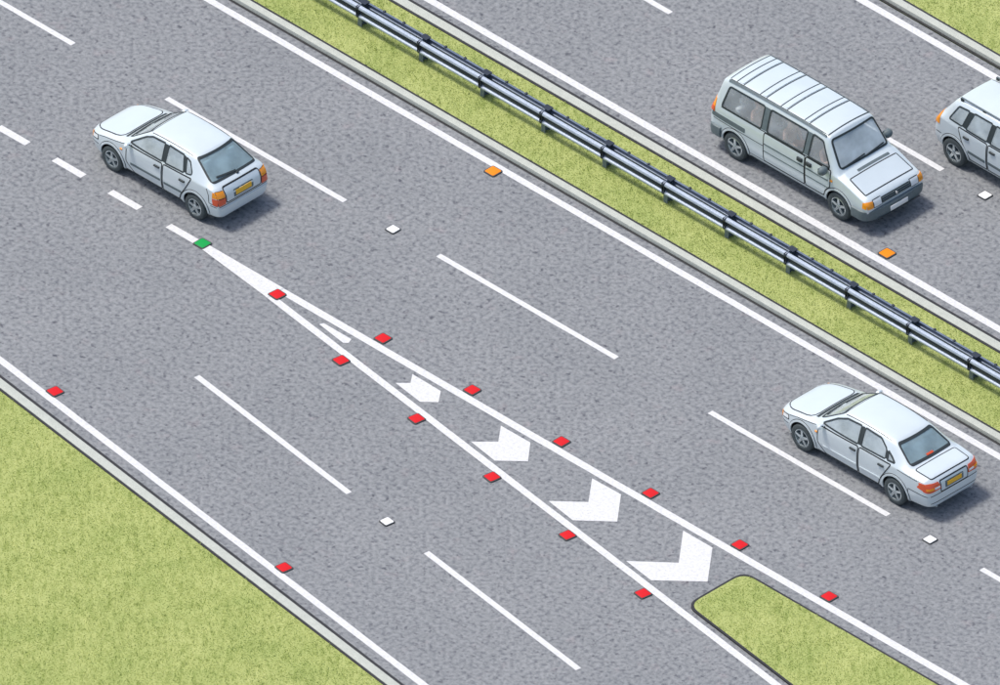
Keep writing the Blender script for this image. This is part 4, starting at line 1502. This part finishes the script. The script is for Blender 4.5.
    V.patch('front_grille', 'F', round_poly([(-.32, .68), (.32, .68), (.32, .78), (-.32, .78)], .02, 2), .008, .015, M['trim'])
    V.panel('tailgate', 'B', [(-.58, .56), (.58, .56), (.58, 1.10), (-.58, 1.10)], .05)
    V.plate('B', -.25, .25, .72, .83, 'plate_y', 'bumper')
    V.plate('F', -.26, .26, .46, .56, 'plate_w')
    V.mirrors(.66, 1.0, .10, 'bumper', (.13, .22, .15))
    V.wheels((1.30, -1.30), .88, .345, .22)
    V.seats([(.05, .37, .5), (.05, -.37, .5), (-.80, 0, 1.24)], .36)
    V.dashboard(.48, .86, .62, .68, .98, -.37)
    return V


hatchback()
saloon()
VAN = van()
suv()


# ------------------------------------------------------------------ people in the van
def person(label, loc, shirt, hair, elbow, hand, trousers=(0.06, 0.07, 0.11), skin=(0.72, 0.46, 0.35)):
    V_, E_, R_ = [], [], []

    def add(p, r, link_to=None):
        V_.append(p)
        R_.append(r)
        if link_to is not None:
            E_.append((link_to, len(V_) - 1))
        return len(V_) - 1
    pel = add((0, 0, .115), .125)
    bel = add((-.01, 0, .25), .125, pel)
    che = add((-.02, 0, .41), .135, bel)
    nb = add((-.02, 0, .53), .065, che)
    nk = add((-.005, 0, .59), .052, nb)
    jaw = add((.02, 0, .655), .074, nk)
    hd = add((.02, 0, .72), .092, jaw)
    add((.01, 0, .785), .075, hd)
    nose = add((.10, 0, .685), .020, jaw)
    add((.128, 0, .672), .013, nose)
    for s in (1, -1):
        add((.005, s * .098, .69), .016, hd)
        sh = add((-.02, s * .165, .475), .062, che)
        el = add((elbow[0], s * elbow[1], elbow[2]), .045, sh)
        wr = add((hand[0] - .08, s * (hand[1] + .02), hand[2] - .01), .030, el)
        pm = add((hand[0], s * hand[1], hand[2]), .032, wr)
        th = add((hand[0] + .01, s * (hand[1] - .045), hand[2] + .02), .011, wr)
        add((hand[0] + .05, s * (hand[1] - .05), hand[2] + .02), .009, th)
        for q, (off, ln) in enumerate(((-.030, .070), (-.010, .080), (.010, .075), (.030, .058))):
            k = add((hand[0] + ln * .6, s * (hand[1] + off), hand[2] + .006), .010, pm)
            add((hand[0] + ln, s * (hand[1] + off), hand[2] - .022), .008, k)
        hp = add((.04, s * .095, .098), .088, pel)
        kn = add((.43, s * .13, .115), .062, hp)
        an = add((.47, s * .13, -.235), .042, kn)
        add((.60, s * .14, -.262), .034, an)
    me = bpy.data.meshes.new('person')
    me.from_pydata(V_, E_, [])
    o = bpy.data.objects.new('person', me)
    COL.objects.link(o)
    o.modifiers.new('skin', 'SKIN')
    for d_, r in zip(me.skin_vertices[0].data, R_):
        d_.radius = (r, r)
    me.skin_vertices[0].data[0].use_root = True
    sb = o.modifiers.new('sub', 'SUBSURF')
    sb.levels = sb.render_levels = 2
    body = evaluated(o)
    drop(o)
    bm = bmesh.new()
    bm.from_mesh(body)
    for s in (1, -1):
        r = bmesh.ops.create_icosphere(bm, subdivisions=1, radius=.013, matrix=Matrix.Translation((.098, s * .034, .712)))
        for v in r['verts']:
            for f in v.link_faces:
                f.material_index = 4
    for f in bm.faces:
        if f.material_index == 4:
            continue
        c = f.calc_center_median()
        f.smooth = True
        if c.z > .555:
            f.material_index = 1 if (c.z > .765 or (c.x < .0 and c.z > .64)) else 0
        elif c.x > hand[0] - .09 and c.z > .12 and abs(c.y) < hand[1] + .09 and c.z > hand[2] - .07:
            f.material_index = 0
        elif c.z < .14 and not (c.z > .09 and c.x < -.03):
            f.material_index = 3
        else:
            f.material_index = 2
    body = bpy.data.meshes.new('person')
    bm.to_mesh(body)
    bm.free()
    mats = [pmat('skin', skin, .55), pmat('hair', hair, .7), noisy('shirt_cloth', shirt, tuple(min(1, c * 1.1) for c in shirt), 30, .9), pmat('trousers', trousers, .9), pmat('eye', (.02, .02, .02), .3)]
    o = link('person', body, mats)
    o.location = loc
    tag(o, label, 'person', 'people riding in the van')


vx, vy = 0.33, 9.54
person('person in a tan top at the steering wheel of the van', (vx + .78, vy - .42, .75), (.78, .58, .34), (.16, .09, .05), (.14, .25, .27), (.30, .16, .33))
person('person in a peach top sitting behind the middle side window of the van', (vx - .35, vy - .42, .75), (.86, .60, .46), (.20, .12, .06), (.06, .24, .22), (.26, .13, .21))
person('person in a pink top sitting behind the rearmost side window of the van', (vx - 1.35, vy - .42, .75), (.85, .42, .50), (.10, .07, .05), (.06, .24, .22), (.26, .13, .21))
